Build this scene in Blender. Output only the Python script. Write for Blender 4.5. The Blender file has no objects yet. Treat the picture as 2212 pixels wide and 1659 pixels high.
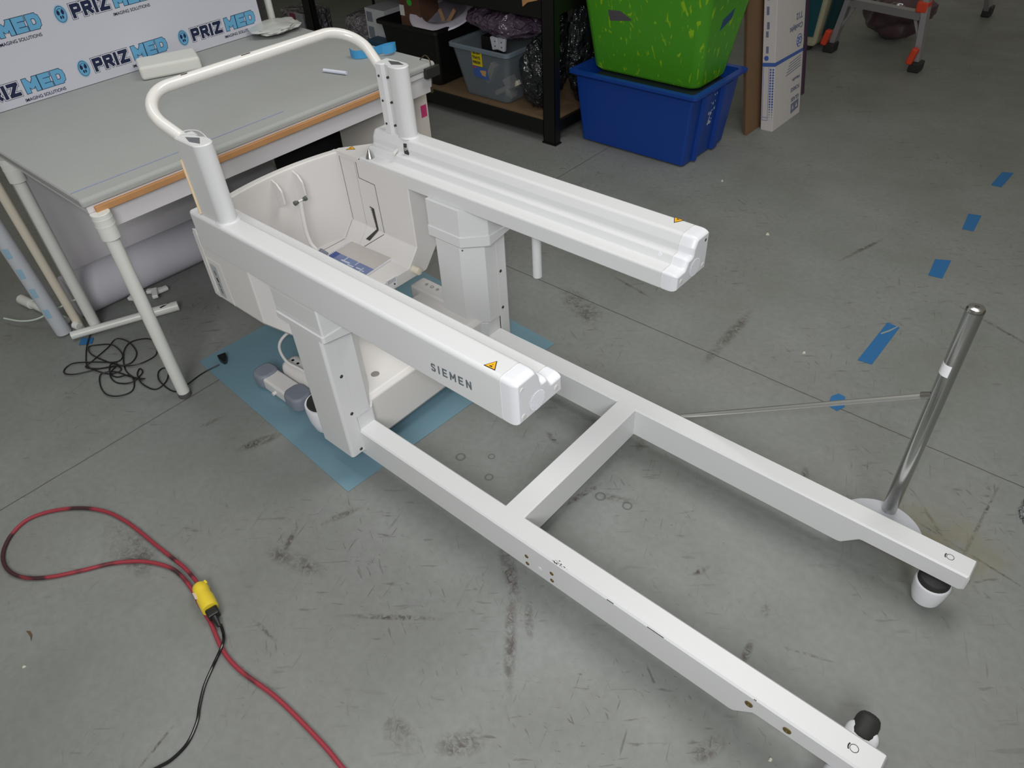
import bpy, bmesh, math, random
from mathutils import Vector, Matrix, noise
S = bpy.context.scene
COL = S.collection
R = math.radians

def lin(c):
    return c/12.92 if c <= 0.04045 else ((c+0.055)/1.055)**2.4
def rgb(r, g, b):
    return (lin(r/255), lin(g/255), lin(b/255), 1)

# ------------------------------------------------------------------ camera
cam = bpy.data.cameras.new('camera'); co = bpy.data.objects.new('camera', cam); COL.objects.link(co)
yaw, pitch, roll = R(133.3681), R(41.4044), R(-3.7377)
fw = Vector((math.cos(yaw)*math.cos(pitch), math.sin(yaw)*math.cos(pitch), -math.sin(pitch)))
rt = Vector((math.sin(yaw), -math.cos(yaw), 0)); up = rt.cross(fw)
r2 = rt*math.cos(roll)+up*math.sin(roll); u2 = -rt*math.sin(roll)+up*math.cos(roll)
M = Matrix((r2, u2, -fw)).transposed().to_4x4(); M.translation = Vector((1.2659, -0.8355, 1.7308))
co.matrix_world = M
cam.sensor_fit = 'HORIZONTAL'; cam.sensor_width = 36; cam.lens = 1567.41/2212*36
cam.clip_start = 0.02; cam.clip_end = 60
S.camera = co

# ------------------------------------------------------------------ world, lights, exposure
w = bpy.data.worlds.new('world'); S.world = w; w.use_nodes = True
bg = w.node_tree.nodes['Background']; bg.inputs[0].default_value = (1.0, 0.96, 0.80, 1); bg.inputs[1].default_value = 0.18
S.view_settings.view_transform = 'Standard'; S.view_settings.look = 'None'
S.view_settings.exposure = 0.0; S.view_settings.gamma = 1; S.view_settings.use_curve_mapping = False

def area(name, loc, target, sx, sy, power, col, spread=180):
    l = bpy.data.lights.new(name, 'AREA'); l.shape = 'RECTANGLE'; l.size = sx; l.size_y = sy
    l.energy = power; l.color = col
    l.spread = R(spread)
    o = bpy.data.objects.new(name, l); COL.objects.link(o); o.location = loc
    d = Vector(target)-Vector(loc); o.rotation_euler = d.to_track_quat('-Z', 'Y').to_euler()
    return o
# two rows of ceiling fluorescent fittings, an added frontal fill and the camera's own flash
area('ceiling_light_near', (0.7, 1.7, 4.0), (0.3, 0.1, 0), 1.2, 2.0, 28, (1, 0.99, 0.96), 120)
area('ceiling_light_left', (-1.2, -0.2, 4.0), (-0.9, -0.2, 0), 0.6, 2.0, 9, (0.97, 0.99, 1.0), 130)
area('fill_light_front', (2.5, -2.5, 3.1), (0.1, 0.2, 0.3), 1.6, 1.6, 41, (0.98, 0.99, 1.0), 110)  # added fill from behind the camera for the upright faces, no real fitting
fl = bpy.data.lights.new('camera_flash', 'SPOT'); fl.energy = 27; fl.spot_size = R(95); fl.spot_blend = 0.6; fl.shadow_soft_size = 0.03
fl.color = (0.93, 0.95, 1.0)
fo = bpy.data.objects.new('camera_flash', fl); COL.objects.link(fo)
fo.matrix_world = Matrix.Translation(Vector((1.2659, -0.8355, 1.7308))+u2*0.06-r2*0.05) @ M.to_3x3().to_4x4()

# ------------------------------------------------------------------ materials
MATS = {}
def mat(name, c, rough=0.5, metal=0.0, bump=0.0, bscale=200, var=0.0, vscale=8, spec=0.5, coat=0, alpha=1, trans=0, emit=0):
    if name in MATS: return MATS[name]
    m = bpy.data.materials.new(name); m.use_nodes = True; nt = m.node_tree; n = nt.nodes; L = nt.links
    p = n['Principled BSDF']; p.inputs['Base Color'].default_value = c
    p.inputs['Roughness'].default_value = rough; p.inputs['Metallic'].default_value = metal
    p.inputs['Specular IOR Level'].default_value = spec; p.inputs['Coat Weight'].default_value = coat
    p.inputs['Alpha'].default_value = alpha; p.inputs['Transmission Weight'].default_value = trans
    if var or bump:
        tc = n.new('ShaderNodeTexCoord')
    if var:
        nz = n.new('ShaderNodeTexNoise'); nz.inputs['Scale'].default_value = vscale; nz.inputs['Detail'].default_value = 6
        L.new(tc.outputs['Object'], nz.inputs['Vector'])
        mx = n.new('ShaderNodeMix'); mx.data_type = 'RGBA'
        k1 = 1-var; k2 = 1+var*0.6
        mx.inputs[6].default_value = (c[0]*k1, c[1]*k1, c[2]*k1, 1); mx.inputs[7].default_value = (min(1, c[0]*k2), min(1, c[1]*k2), min(1, c[2]*k2), 1)
        L.new(nz.outputs['Fac'], mx.inputs[0]); L.new(mx.outputs[2], p.inputs['Base Color'])
    if bump:
        nb = n.new('ShaderNodeTexNoise'); nb.inputs['Scale'].default_value = bscale; nb.inputs['Detail'].default_value = 3
        L.new(tc.outputs['Object'], nb.inputs['Vector'])
        b = n.new('ShaderNodeBump'); b.inputs['Strength'].default_value = bump; b.inputs['Distance'].default_value = 0.002
        L.new(nb.outputs['Fac'], b.inputs['Height']); L.new(b.outputs[0], p.inputs['Normal'])
    MATS[name] = m
    return m
PAINT = mat('machine_paint', rgb(217, 218, 219), 0.38, bump=0.15, bscale=700, var=0.025, vscale=5)
CREAM = mat('machine_cream_plastic', rgb(220, 217, 215), 0.45, var=0.03, vscale=4)
CAP = mat('white_end_cap_plastic', rgb(226, 227, 232), 0.35)
SEAM = mat('dark_gap', rgb(60, 58, 55), 0.8)
SEAML = mat('pale_gap', rgb(235, 235, 228), 0.6)
STEEL = mat('brushed_steel', rgb(190, 190, 188), 0.3, 1.0)
CHROME = mat('chrome', rgb(190, 191, 189), 0.18, 1.0)
DARKSTEEL = mat('dark_screw', rgb(90, 88, 84), 0.35, 0.9)
BRASS = mat('brass_insert', rgb(140, 122, 82), 0.4, 0.8)
BLACK = mat('black_plastic', rgb(24, 24, 24), 0.35)
RUB = mat('black_rubber', rgb(38, 38, 38), 0.6)
PVC = mat('white_pvc', rgb(222, 223, 218), 0.3)
FOAM = mat('white_foam', rgb(166, 168, 166), 0.85, bump=0.4, bscale=150, var=0.06, vscale=5)
FOAML = mat('white_packing_foam', rgb(222, 222, 216), 0.8, bump=0.3, bscale=120)
WHITEB = mat('white_board', rgb(214, 211, 214), 0.5, var=0.02)
ROLLM = mat('white_roll_paper', rgb(200, 198, 208), 0.7, var=0.04)
WOOD = mat('raw_wood_edge', rgb(190, 140, 92), 0.6, var=0.2, vscale=14)
CARD = mat('brown_cardboard', rgb(120, 92, 66), 0.8, var=0.12, vscale=6)
BLUEC = mat('blue_rubber_loop', rgb(70, 160, 215), 0.6)
GREYPAD = mat('grey_pad_plastic', rgb(128, 134, 146), 0.55, var=0.06, vscale=30)
RACK = mat('black_rack_steel', rgb(13, 13, 13), 0.4)
BTOTE = mat('black_tote_plastic', rgb(13, 13, 13), 0.45)
BLUET = mat('blue_tote_plastic', rgb(14, 62, 148), 0.4, var=0.06, vscale=5)
GOLD = mat('warning_yellow', rgb(238, 176, 20), 0.5)
BLK = mat('print_black', rgb(22, 20, 20), 0.6)
GREYP = mat('print_grey', rgb(98, 108, 114), 0.5)
NAVY = mat('print_navy', rgb(22, 34, 70), 0.5)
LBLUE = mat('print_light_blue', rgb(104, 172, 212), 0.5)
PWHITE = mat('print_white', rgb(232, 232, 240), 0.5)
BPRINT = mat('print_box_blue', rgb(66, 98, 172), 0.6)
BPRINTD = mat('print_box_faded', rgb(110, 118, 140), 0.7)
PINK = mat('pink_print', rgb(205, 60, 120), 0.6)
MANILA = mat('cream_strip', rgb(240, 214, 176), 0.6)
TAPE = mat('blue_masking_tape', rgb(34, 104, 160), 0.6, var=0.1, vscale=40)
ALU = mat('ladder_aluminium', rgb(170, 168, 172), 0.45, 0.6)
ORANGE = mat('ladder_orange', rgb(214, 70, 40), 0.5)

def green_mat():
    m = mat('scratched_green_plastic', rgb(80, 165, 36), 0.42)
    n = m.node_tree.nodes; L = m.node_tree.links; p = n['Principled BSDF']
    tc = n.new('ShaderNodeTexCoord'); mp = n.new('ShaderNodeMapping'); mp.inputs['Scale'].default_value = (30, 30, 9)
    L.new(tc.outputs['Object'], mp.inputs['Vector'])
    nz = n.new('ShaderNodeTexNoise'); nz.inputs['Scale'].default_value = 1.3; nz.inputs['Detail'].default_value = 4; nz.inputs['Distortion'].default_value = 0.6
    L.new(mp.outputs[0], nz.inputs['Vector'])
    cr = n.new('ShaderNodeValToRGB'); cr.color_ramp.elements[0].position = 0.61; cr.color_ramp.elements[0].color = (0, 0, 0, 1)
    cr.color_ramp.elements[1].position = 0.66; cr.color_ramp.elements[1].color = (1, 1, 1, 1)
    L.new(nz.outputs['Fac'], cr.inputs[0])
    mx = n.new('ShaderNodeMix'); mx.data_type = 'RGBA'; mx.inputs[6].default_value = rgb(80, 162, 36); mx.inputs[7].default_value = rgb(150, 200, 30)
    L.new(cr.outputs[0], mx.inputs[0]); L.new(mx.outputs[2], p.inputs['Base Color'])
    return m
GREEN = green_mat()

def film(name, base, hi=0.12, scale=14):
    """crinkled plastic film: glossy with strong folds"""
    m = mat(name, base, hi, coat=0.4)
    n = m.node_tree.nodes; L = m.node_tree.links; p = n['Principled BSDF']
    tc = n.new('ShaderNodeTexCoord'); v = n.new('ShaderNodeTexVoronoi'); v.inputs['Scale'].default_value = scale
    nz = n.new('ShaderNodeTexNoise'); nz.inputs['Scale'].default_value = scale*1.6; nz.inputs['Distortion'].default_value = 1.5
    L.new(tc.outputs['Object'], v.inputs['Vector']); L.new(tc.outputs['Object'], nz.inputs['Vector'])
    ad = n.new('ShaderNodeMath'); ad.operation = 'ADD'; L.new(v.outputs['Distance'], ad.inputs[0]); L.new(nz.outputs['Fac'], ad.inputs[1])
    b = n.new('ShaderNodeBump'); b.inputs['Strength'].default_value = 1.0; b.inputs['Distance'].default_value = 0.05
    L.new(ad.outputs[0], b.inputs['Height']); L.new(b.outputs[0], p.inputs['Normal']); L.new(b.outputs[0], p.inputs['Coat Normal'])
    return m
FILM = film('black_film', rgb(30, 33, 36), 0.1, 7)
PFILM = film('purple_bubble_wrap', rgb(92, 74, 94), 0.16, 8)
CFILM = film('clear_crumpled_film', rgb(150, 154, 160), 0.15, 25)
GFILM = film('grey_film_wrap', rgb(120, 116, 122), 0.25, 12)
BLUETR = mat('translucent_tote', rgb(128, 138, 146), 0.25, alpha=0.40)
CORD_R = None

def floor_mat():
    m = bpy.data.materials.new('painted_concrete'); m.use_nodes = True; nt = m.node_tree; n = nt.nodes; L = nt.links
    p = n['Principled BSDF']; p.inputs['Roughness'].default_value = 0.5; p.inputs['Specular IOR Level'].default_value = 0.35
    tc = n.new('ShaderNodeTexCoord'); OB = tc.outputs['Object']
    def noise(scale, det=6, dist=0, vec=OB, rough=0.55):
        z = n.new('ShaderNodeTexNoise'); z.inputs['Scale'].default_value = scale; z.inputs['Detail'].default_value = det
        z.inputs['Distortion'].default_value = dist; z.inputs['Roughness'].default_value = rough; L.new(vec, z.inputs['Vector']); return z.outputs['Fac']
    def mapping(loc, rot, sc):
        k = n.new('ShaderNodeMapping'); k.vector_type = 'TEXTURE'; k.inputs['Location'].default_value = loc; k.inputs['Rotation'].default_value = rot; k.inputs['Scale'].default_value = sc
        L.new(OB, k.inputs['Vector']); return k.outputs[0]
    def math2(op, a, b=None, c=None):
        k = n.new('ShaderNodeMath'); k.operation = op
        for i, v in enumerate((a, b, c)):
            if v is None: continue
            if isinstance(v, (int, float)): k.inputs[i].default_value = v
            else: L.new(v, k.inputs[i])
        return k.outputs[0]
    def ramp(v, a, b, lo=0, hi=1):
        k = n.new('ShaderNodeMapRange'); k.inputs[1].default_value = a; k.inputs[2].default_value = b; k.inputs[3].default_value = lo; k.inputs[4].default_value = hi
        L.new(v, k.inputs[0]); return k.outputs[0]
    def mix(f, a, b):
        k = n.new('ShaderNodeMix'); k.data_type = 'RGBA'
        if isinstance(f, float): k.inputs[0].default_value = f
        else: L.new(f, k.inputs[0])
        for i, v in ((6, a), (7, b)):
            if isinstance(v, tuple): k.inputs[i].default_value = v
            else: L.new(v, k.inputs[i])
        return k.outputs[2]
    c = mix(ramp(noise(2.2, 5), 0.3, 0.7), rgb(122, 125, 120), rgb(138, 141, 139))
    c = mix(ramp(noise(0.9, 3), 0.45, 0.75, 0, 0.35), c, rgb(120, 115, 111))
    c = mix(ramp(noise(45, 5), 0.35, 0.75, 0, 0.25), c, rgb(98, 98, 95))
    # small stretched scuffs in two directions
    for rot, sc, sd in ((0.7, (0.10, 0.018, 1), 0.63), (-0.5, (0.07, 0.012, 1), 0.645), (1.9, (0.12, 0.01, 1), 0.65), (0.2, (0.03, 0.008, 1), 0.66)):
        v = mapping((sd, sd*3, 0), (0, 0, rot), sc)
        c = mix(math2('MULTIPLY', ramp(noise(1.0, 4, 0.4, v), sd, sd+0.06), ramp(noise(1.7, 2), 0.4, 0.65, 0, 0.6)), c, rgb(74, 69, 68))
    # fine dark specks
    c = mix(ramp(noise(60, 2), 0.76, 0.8, 0, 0.5), c, rgb(50, 45, 43))
    # individual marks: x, y, half length, width, angle
    MARKS = [(0.422,-0.004,0.094,0.02,-0.645),(0.565,-0.162,0.122,0.016,-0.88),(0.571,-0.093,0.044,0.012,-0.833),(0.275,-0.319,0.11,0.008,0.647),(0.526,-0.512,0.045,0.03,-0.092),(0.392,1.306,0.166,0.022,1.614),(1.027,0.327,0.024,0.012,-1.183),(0.918,0.803,0.046,0.012,-1.22),(1.047,0.186,0.03,0.01,1.727),(-0.505,-0.658,0.113,0.05,0.005),(-0.071,-0.371,0.085,0.03,0.249),(0.2,0.469,0.028,0.01,-0.322),(0.426,0.678,0.069,0.018,-1.27),(1.31,0.837,0.142,0.006,-0.781),(1.367,0.831,0.153,0.004,-0.167),(1.368,0.915,0.197,0.005,1.557),(0.647,-0.432,0.048,0.03,0.801),(-0.566,-0.158,0.063,0.02,1.208),(-0.786,-0.21,0.042,0.01,1.411),(-0.099,-0.186,0.051,0.012,-1.929),(-0.144,-0.341,0.05,0.01,2.099),(0.839,0.325,0.023,0.008,1.177),(0.517,0.391,0.05,0.012,0.399),(0.422,0.333,0.062,0.01,1.298),(0.097,-0.895,0.058,0.004,-1.31),(-0.165,1.121,0.128,0.05,-0.433),(0.04,-0.558,0.042,0.006,0.001),(0.548,2.195,0.125,0.01,1.297),(-0.087,1.364,0.094,0.008,-0.183),(1.091,-0.082,0.04,0.02,1.22),(1.17,0.277,0.054,0.004,0.345),(1.125,1.961,0.136,0.008,-0.375)]
    wob = ramp(noise(42, 8, 1.6, rough=0.7), 0.40, 0.58)
    wob2 = ramp(noise(8, 3), 0.35, 0.6, 0.25, 1.0)
    acc = None
    for (x, y, hl, wd, an) in MARKS:
        v = mapping((x, y, 0), (0, 0, an), (hl*1.15, wd, 10))
        ln = n.new('ShaderNodeVectorMath'); ln.operation = 'LENGTH'; L.new(v, ln.inputs[0])
        k = ramp(ln.outputs['Value'], 0.2, 1.25, 1, 0)
        acc = k if acc is None else math2('MAXIMUM', acc, k)
    f = math2('MULTIPLY', math2('MULTIPLY', ramp(acc, 0.0, 0.7, 0, 0.95), wob), wob2)
    c = mix(f, c, rgb(72, 62, 58))
    # ring stains
    for (x, y, r) in ((0.02, 0.218, 0.014), (0.098, 0.282, 0.010), (0.151, 0.211, 0.012), (0.47, 0.366, 0.014), (0.554, 0.386, 0.013)):
        v = mapping((x, y, 0), (0, 0, 0), (r, r, 10)); ln = n.new('ShaderNodeVectorMath'); ln.operation = 'LENGTH'; L.new(v, ln.inputs[0])
        d = math2('ABSOLUTE', math2('SUBTRACT', ln.outputs['Value'], 1.0))
        c = mix(ramp(d, 0.1, 0.3, 0.55, 0), c, rgb(66, 62, 58))
    # worn yellowish patch
    v = mapping((1.29, 0.82, 0), (0, 0, 0.3), (0.2, 0.13, 10)); ln = n.new('ShaderNodeVectorMath'); ln.operation = 'LENGTH'; L.new(v, ln.inputs[0])
    c = mix(math2('MULTIPLY', ramp(ln.outputs['Value'], 0.3, 1.1, 0.75, 0), ramp(noise(9, 4), 0.3, 0.6)), c, rgb(128, 121, 88))
    # saw cut joints
    sx = n.new('ShaderNodeSeparateXYZ'); L.new(OB, sx.inputs[0])
    wj = math2('MULTIPLY', math2('SUBTRACT', noise(14, 4), 0.5), 0.006)
    for ax, pos in (('Y', 1.174), ('X', -0.967)):
        d = math2('ABSOLUTE', math2('SUBTRACT', math2('ADD', sx.outputs[ax], wj), pos))
        c = mix(ramp(d, 0.0012, 0.003, 0.7, 0), c, rgb(54, 47, 43))
    L.new(c, p.inputs['Base Color'])
    b = n.new('ShaderNodeBump'); b.inputs['Strength'].default_value = 0.15; b.inputs['Distance'].default_value = 0.003
    L.new(noise(30, 5), b.inputs['Height']); L.new(b.outputs[0], p.inputs['Normal'])
    L.new(ramp(noise(5, 4), 0.3, 0.7, 0.42, 0.6), p.inputs['Roughness'])
    return m

# ------------------------------------------------------------------ object helpers
WM = {}
def tag(o, label=None, cat=None, group=None, kind=None):
    if label: o['label'] = label
    if cat: o['category'] = cat
    if group: o['group'] = group
    if kind: o['kind'] = kind
    return o
def thing(name, loc, label, cat, group=None):
    o = bpy.data.objects.new(name, None); COL.objects.link(o); o.location = loc; o.empty_display_size = 0.05
    WM[o.name] = Matrix.Translation(Vector(loc))
    return tag(o, label, cat, group)
def link(name, me, m, parent=None, smooth=True, ang=35):
    o = bpy.data.objects.new(name, me); COL.objects.link(o)
    if m is not None and not me.materials: me.materials.append(m)
    if smooth:
        me.polygons.foreach_set('use_smooth', [True]*len(me.polygons)); me.set_sharp_from_angle(angle=R(ang))
        wn = o.modifiers.new('weighted_normals', 'WEIGHTED_NORMAL'); wn.keep_sharp = True; wn.weight = 80
    if parent is not None:
        o.parent = parent; o.matrix_parent_inverse = WM.get(parent.name, Matrix.Identity(4)).inverted()
    return o
def raw(name, vs, fs, m, parent=None, smooth=True, ang=35, fix=True):
    me = bpy.data.meshes.new(name); me.from_pydata([tuple(v) for v in vs], [], fs)
    if fix:
        bm = bmesh.new(); bm.from_mesh(me); bmesh.ops.recalc_face_normals(bm, faces=bm.faces); bm.to_mesh(me); bm.free()
    me.update()
    return link(name, me, m, parent, smooth, ang)
class MB:
    """collects several solids into ONE mesh"""
    def __init__(s): s.v = []; s.f = []
    def add(s, vs, fs):
        k = len(s.v); s.v += [tuple(v) for v in vs]; s.f += [tuple(i+k for i in f) for f in fs]; return s
    def box(s, a, b, bev=0.0, mtx=None):
        bm = bmesh.new(); bmesh.ops.create_cube(bm, size=1)
        c = (Vector(a)+Vector(b))/2; d = Vector(b)-Vector(a)
        for v in bm.verts: v.co = Vector((v.co.x*abs(d.x), v.co.y*abs(d.y), v.co.z*abs(d.z)))+c
        if bev: bmesh.ops.bevel(bm, geom=bm.edges[:], offset=bev, segments=3, profile=0.5, affect='EDGES')
        bm.verts.index_update()
        vs = [mtx @ v.co if mtx else v.co.copy() for v in bm.verts]; fs = [[v.index for v in f.verts] for f in bm.faces]; bm.free()
        return s.add(vs, fs)
    def loft(s, loops, cap=True, closed=True):
        n = len(loops[0]); vs = [p for l in loops for p in l]; fs = []
        for i in range(len(loops)-1):
            for j in range(n if closed else n-1):
                k = (j+1) % n; fs.append((i*n+j, i*n+k, (i+1)*n+k, (i+1)*n+j))
        if cap: fs.append(tuple(range(n))[::-1]); fs.append(tuple((len(loops)-1)*n+j for j in range(n)))
        return s.add(vs, fs)
    def prism(s, poly, fn, a, b, r=0.0):
        """poly 2-D, fn(u,v,t)->3-D, extruded t=a..b with small end chamfers r"""
        if r:
            q = inset(poly, r); sg = 1 if b > a else -1
            return s.loft([[fn(u, v, a) for u, v in q], [fn(u, v, a+sg*r) for u, v in poly], [fn(u, v, b-sg*r) for u, v in poly], [fn(u, v, b) for u, v in q]])
        return s.loft([[fn(u, v, a) for u, v in poly], [fn(u, v, b) for u, v in poly]])
    def cyl(s, p0, p1, r0, r1=None, seg=24, ch=0.0):
        r1 = r0 if r1 is None else r1
        p0 = Vector(p0); p1 = Vector(p1); d = (p1-p0).normalized()
        a = d.orthogonal().normalized(); b = d.cross(a)
        def ring(c, r): return [c+a*math.cos(t*2*math.pi/seg)*r+b*math.sin(t*2*math.pi/seg)*r for t in range(seg)]
        L = [ring(p0, r0-ch), ring(p0+d*ch, r0), ring(p1-d*ch, r1), ring(p1, r1-ch)] if ch else [ring(p0, r0), ring(p1, r1)]
        return s.loft(L)
    def lathe(s, prof, c, axis=(0, 0, 1), seg=32):
        c = Vector(c); d = Vector(axis).normalized(); a = d.orthogonal().normalized(); b = d.cross(a)
        return s.loft([[c+d*h+a*math.cos(t*2*math.pi/seg)*max(r, 1e-5)+b*math.sin(t*2*math.pi/seg)*max(r, 1e-5) for t in range(seg)] for r, h in prof])
    def tube(s, pts, r, seg=12, sub=6, smooth=True, taper=None):
        P = [Vector(p) for p in pts]
        if smooth: P = catmull(P, sub)
        L = []; prev = None
        for i, p in enumerate(P):
            d = (P[min(i+1, len(P)-1)]-P[max(i-1, 0)]).normalized()
            if prev is None: a = d.orthogonal().normalized()
            else:
                a = prev-d*prev.dot(d); a = a.normalized() if a.length > 1e-6 else d.orthogonal().normalized()
            prev = a; b = d.cross(a); rr = r if taper is None else r*taper(i/(len(P)-1))
            L.append([p+a*math.cos(t*2*math.pi/seg)*rr+b*math.sin(t*2*math.pi/seg)*rr for t in range(seg)])
        return s.loft(L)
    def build(s, name, m, parent=None, smooth=True, ang=35): return raw(name, s.v, s.f, m, parent, smooth, ang)
def catmull(P, sub):
    out = []
    for i in range(len(P)-1):
        a, b, c, d = P[max(i-1, 0)], P[i], P[i+1], P[min(i+2, len(P)-1)]
        for k in range(sub):
            t = k/sub
            out.append(0.5*((2*b)+(c-a)*t+(2*a-5*b+4*c-d)*t*t+(3*b-a-3*c+d)*t**3))
    out.append(P[-1]); return out
def arcpath(pts, rad, seg=8):
    """polyline with circular fillets"""
    P = [Vector(p) for p in pts]; out = [P[0]]
    for i in range(1, len(P)-1):
        a = (P[i-1]-P[i]).normalized(); b = (P[i+1]-P[i]).normalized(); an = a.angle(b); t = rad/math.tan(an/2)
        p0 = P[i]+a*t; p1 = P[i]+b*t; c = P[i]+(a+b).normalized()*(rad/math.sin(an/2))
        for k in range(seg+1):
            v = (p0-c).lerp(p1-c, k/seg); out.append(c+v.normalized()*rad)
    out.append(P[-1]); return out
def inset(poly, d):
    n = len(poly); A = sum(poly[i][0]*poly[(i+1) % n][1]-poly[(i+1) % n][0]*poly[i][1] for i in range(n)); sg = 1 if A > 0 else -1
    out = []
    for i in range(n):
        p, q, r = Vector(poly[i-1]), Vector(poly[i]), Vector(poly[(i+1) % n])
        e1 = (q-p).normalized(); e2 = (r-q).normalized(); n1 = Vector((-e1.y, e1.x))*sg; n2 = Vector((-e2.y, e2.x))*sg
        h = n1+n2; h = h.normalized() if h.length > 1e-6 else n1; k = d/max(0.45, h.dot(n1)); w_ = q+h*k; out.append((w_.x, w_.y))
    return out
def fillet(poly, rs, seg=4):
    n = len(poly); out = []
    for i in range(n):
        r = rs[i] if isinstance(rs, (list, tuple)) else rs
        q = Vector(poly[i]); a = Vector(poly[i-1])-q; b = Vector(poly[(i+1) % n])-q
        if r <= 0: out.append(tuple(q)); continue
        an = a.angle(b); t = min(r/math.tan(an/2), a.length*0.48, b.length*0.48); r = t*math.tan(an/2)
        a.normalize(); b.normalize(); c = q+(a+b).normalized()*(r/math.sin(an/2)); p0 = q+a*t; p1 = q+b*t
        for k in range(seg+1):
            v = (p0-c).lerp(p1-c, k/seg).normalized()*r; out.append(tuple(c+v))
    return out
def box(name, a, b, m, parent=None, bev=0.003, mtx=None): return MB().box(a, b, bev, mtx).build(name, m, parent)
def cyl(name, p0, p1, r, m, parent=None, r1=None, seg=24, ch=0.0): return MB().cyl(p0, p1, r, r1, seg, ch).build(name, m, parent)
def text_mesh(body, size, off=0.0, ext=0.0004, align='LEFT', shear=0, spacing=1.0):
    cu = bpy.data.curves.new('t', 'FONT'); cu.body = body; cu.size = size; cu.offset = off; cu.extrude = ext; cu.align_x = align; cu.space_character = spacing; cu.shear = shear
    o = bpy.data.objects.new('t', cu); COL.objects.link(o)
    dg = bpy.context.evaluated_depsgraph_get(); dg.update()
    me = bpy.data.meshes.new_from_object(o.evaluated_get(dg)); bpy.data.objects.remove(o); bpy.data.curves.remove(cu)
    return me
def text(name, body, size, origin, xdir, ydir, m, parent, off=0.0, ext=0.0004, align='LEFT', width=None, lift=0.0, spacing=1.0):
    me = text_mesh(body, size, off, ext, align, spacing=spacing)
    x = Vector(xdir).normalized(); y = Vector(ydir).normalized(); z = x.cross(y)
    if width:
        xs = [v.co.x for v in me.vertices]; k = width/(max(xs)-min(xs))
        me.transform(Matrix.Diagonal((k, 1, 1, 1)))
    T = Matrix((x, y, z)).transposed().to_4x4(); T.translation = Vector(origin)+z*lift
    me.transform(T); me.materials.clear()
    return link(name, me, m, parent, smooth=False)
GLYPH = {
 'P': (.72, [[(0, 0), (0, 1)], [(0, 1), (.52, 1), (.62, .90), (.62, .58), (.52, .48), (0, .48)]]),
 'R': (.74, [[(0, 0), (0, 1)], [(0, 1), (.52, 1), (.62, .90), (.62, .60), (.52, .50), (0, .50)], [(.30, .50), (.66, 0)]]),
 'I': (.12, [[(0, 0), (0, 1)]]),
 'Z': (.74, [[(0, 1), (.66, 1), (0, 0), (.68, 0)]]),
 'M': (.84, [[(0, 0), (0, 1), (.40, .30), (.80, 1), (.80, 0)]]),
 'N': (.74, [[(0, 0), (0, 1), (.66, 0), (.66, 1)]]),
 'E': (.66, [[(.58, 1), (0, 1), (0, 0), (.60, 0)], [(0, .5), (.50, .5)]]),
 'D': (.74, [[(0, 0), (0, 1), (.42, 1), (.62, .84), (.66, .5), (.62, .16), (.42, 0), (0, 0)]]),
 'S': (.66, [[(.58, .86), (.48, .98), (.14, .98), (.02, .84), (.04, .64), (.18, .54), (.42, .46), (.56, .34), (.56, .14), (.44, .02), (.12, .02), (0, .14)]]),
}
def strokes(name, word, h, org, X, Z, m, parent, lift=.0005, grow=0.0, adv=1.0, wide=1.0, t=.12, gap=.34):
    """block lettering made of thick strokes; grow widens every stroke for outlines"""
    X = Vector(X).normalized(); Z = Vector(Z).normalized(); Nn = X.cross(Z); mb = MB(); cx = 0.0; r_ = t+grow; k_ = 0
    hh = 1-2*t
    for ch_ in word:
        w_, paths = GLYPH[ch_]
        for path in paths:
            pts = [Vector((u*wide*1.0, t+v*hh)) for u, v in path]
            for a, b in zip(pts[:-1], pts[1:]):
                d = (b-a).normalized(); n_ = Vector((-d.y, d.x)); a2 = a-d*r_; b2 = b+d*r_
                if abs(d.x) > .05 and abs(d.y) > .05: a2 = a-d*r_*.55; b2 = b+d*r_*.55
                q = [a2+n_*r_, a2-n_*r_, b2-n_*r_, b2+n_*r_]
                k_ += 1; mb.loft([[org+X*((cx+p_.x+t)*h)+Z*(p_.y*h)+Nn*hz for p_ in q] for hz in (lift*.4-k_*1e-6, lift+k_*6e-6)])
        cx += w_*wide+gap*adv
    return mb.build(name, m, parent, smooth=False)
def copy_tree(o, parent=None, name=None):
    c = o.copy(); COL.objects.link(c); c.parent = parent; WM[c.name] = WM.get(o.name, Matrix.Identity(4))
    for ch in [k for k in bpy.data.objects if k.parent == o]: copy_tree(ch, c)
    return c
def tri_sign(parent, c, ax, ay, s, flip=1):
    """yellow warning triangle lying on a surface; c centre, ax/ay in-plane axes"""
    c = Vector(c); x = Vector(ax).normalized(); y = Vector(ay).normalized(); z = x.cross(y)
    def tri(k, h): return [c+x*(math.cos(a)*s*k)+y*(math.sin(a)*s*k)+z*h for a in (math.pi/2, math.pi/2+2*math.pi/3, math.pi/2+4*math.pi/3)]
    st = MB().loft([tri(1.0, 0), tri(1.0, 0.0006)]).build('warning_sticker', BLK, parent, smooth=False)
    MB().loft([tri(0.8, 0.0004), tri(0.8, 0.001)]).build('sticker_face', GOLD, st, smooth=False)
    def P(u, v, h): return c+x*u*s+y*v*s+z*h
    sym = MB()
    sym.loft([[P(u, v, h) for u, v in ((-.2, -.28), (.2, -.28), (.24, -.18), (.05, -.10), (-.18, -.14))] for h in (0.0008, 0.0014)])
    sym.loft([[P(u, v, h) for u, v in ((-.05, -.02), (.02, -.02), (.08, .22), (.03, .22), (0, .10))] for h in (0.0008, 0.0014)])
    sym.build('sticker_symbol', BLK, st, smooth=False)
    return st

# ================================================================== FLOOR
fl_o = raw('floor', [(-14, -10, 0), (14, -10, 0), (14, 16, 0), (-14, 16, 0)], [(0, 1, 2, 3)], floor_mat(), smooth=False)
tag(fl_o, kind='structure')

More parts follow.
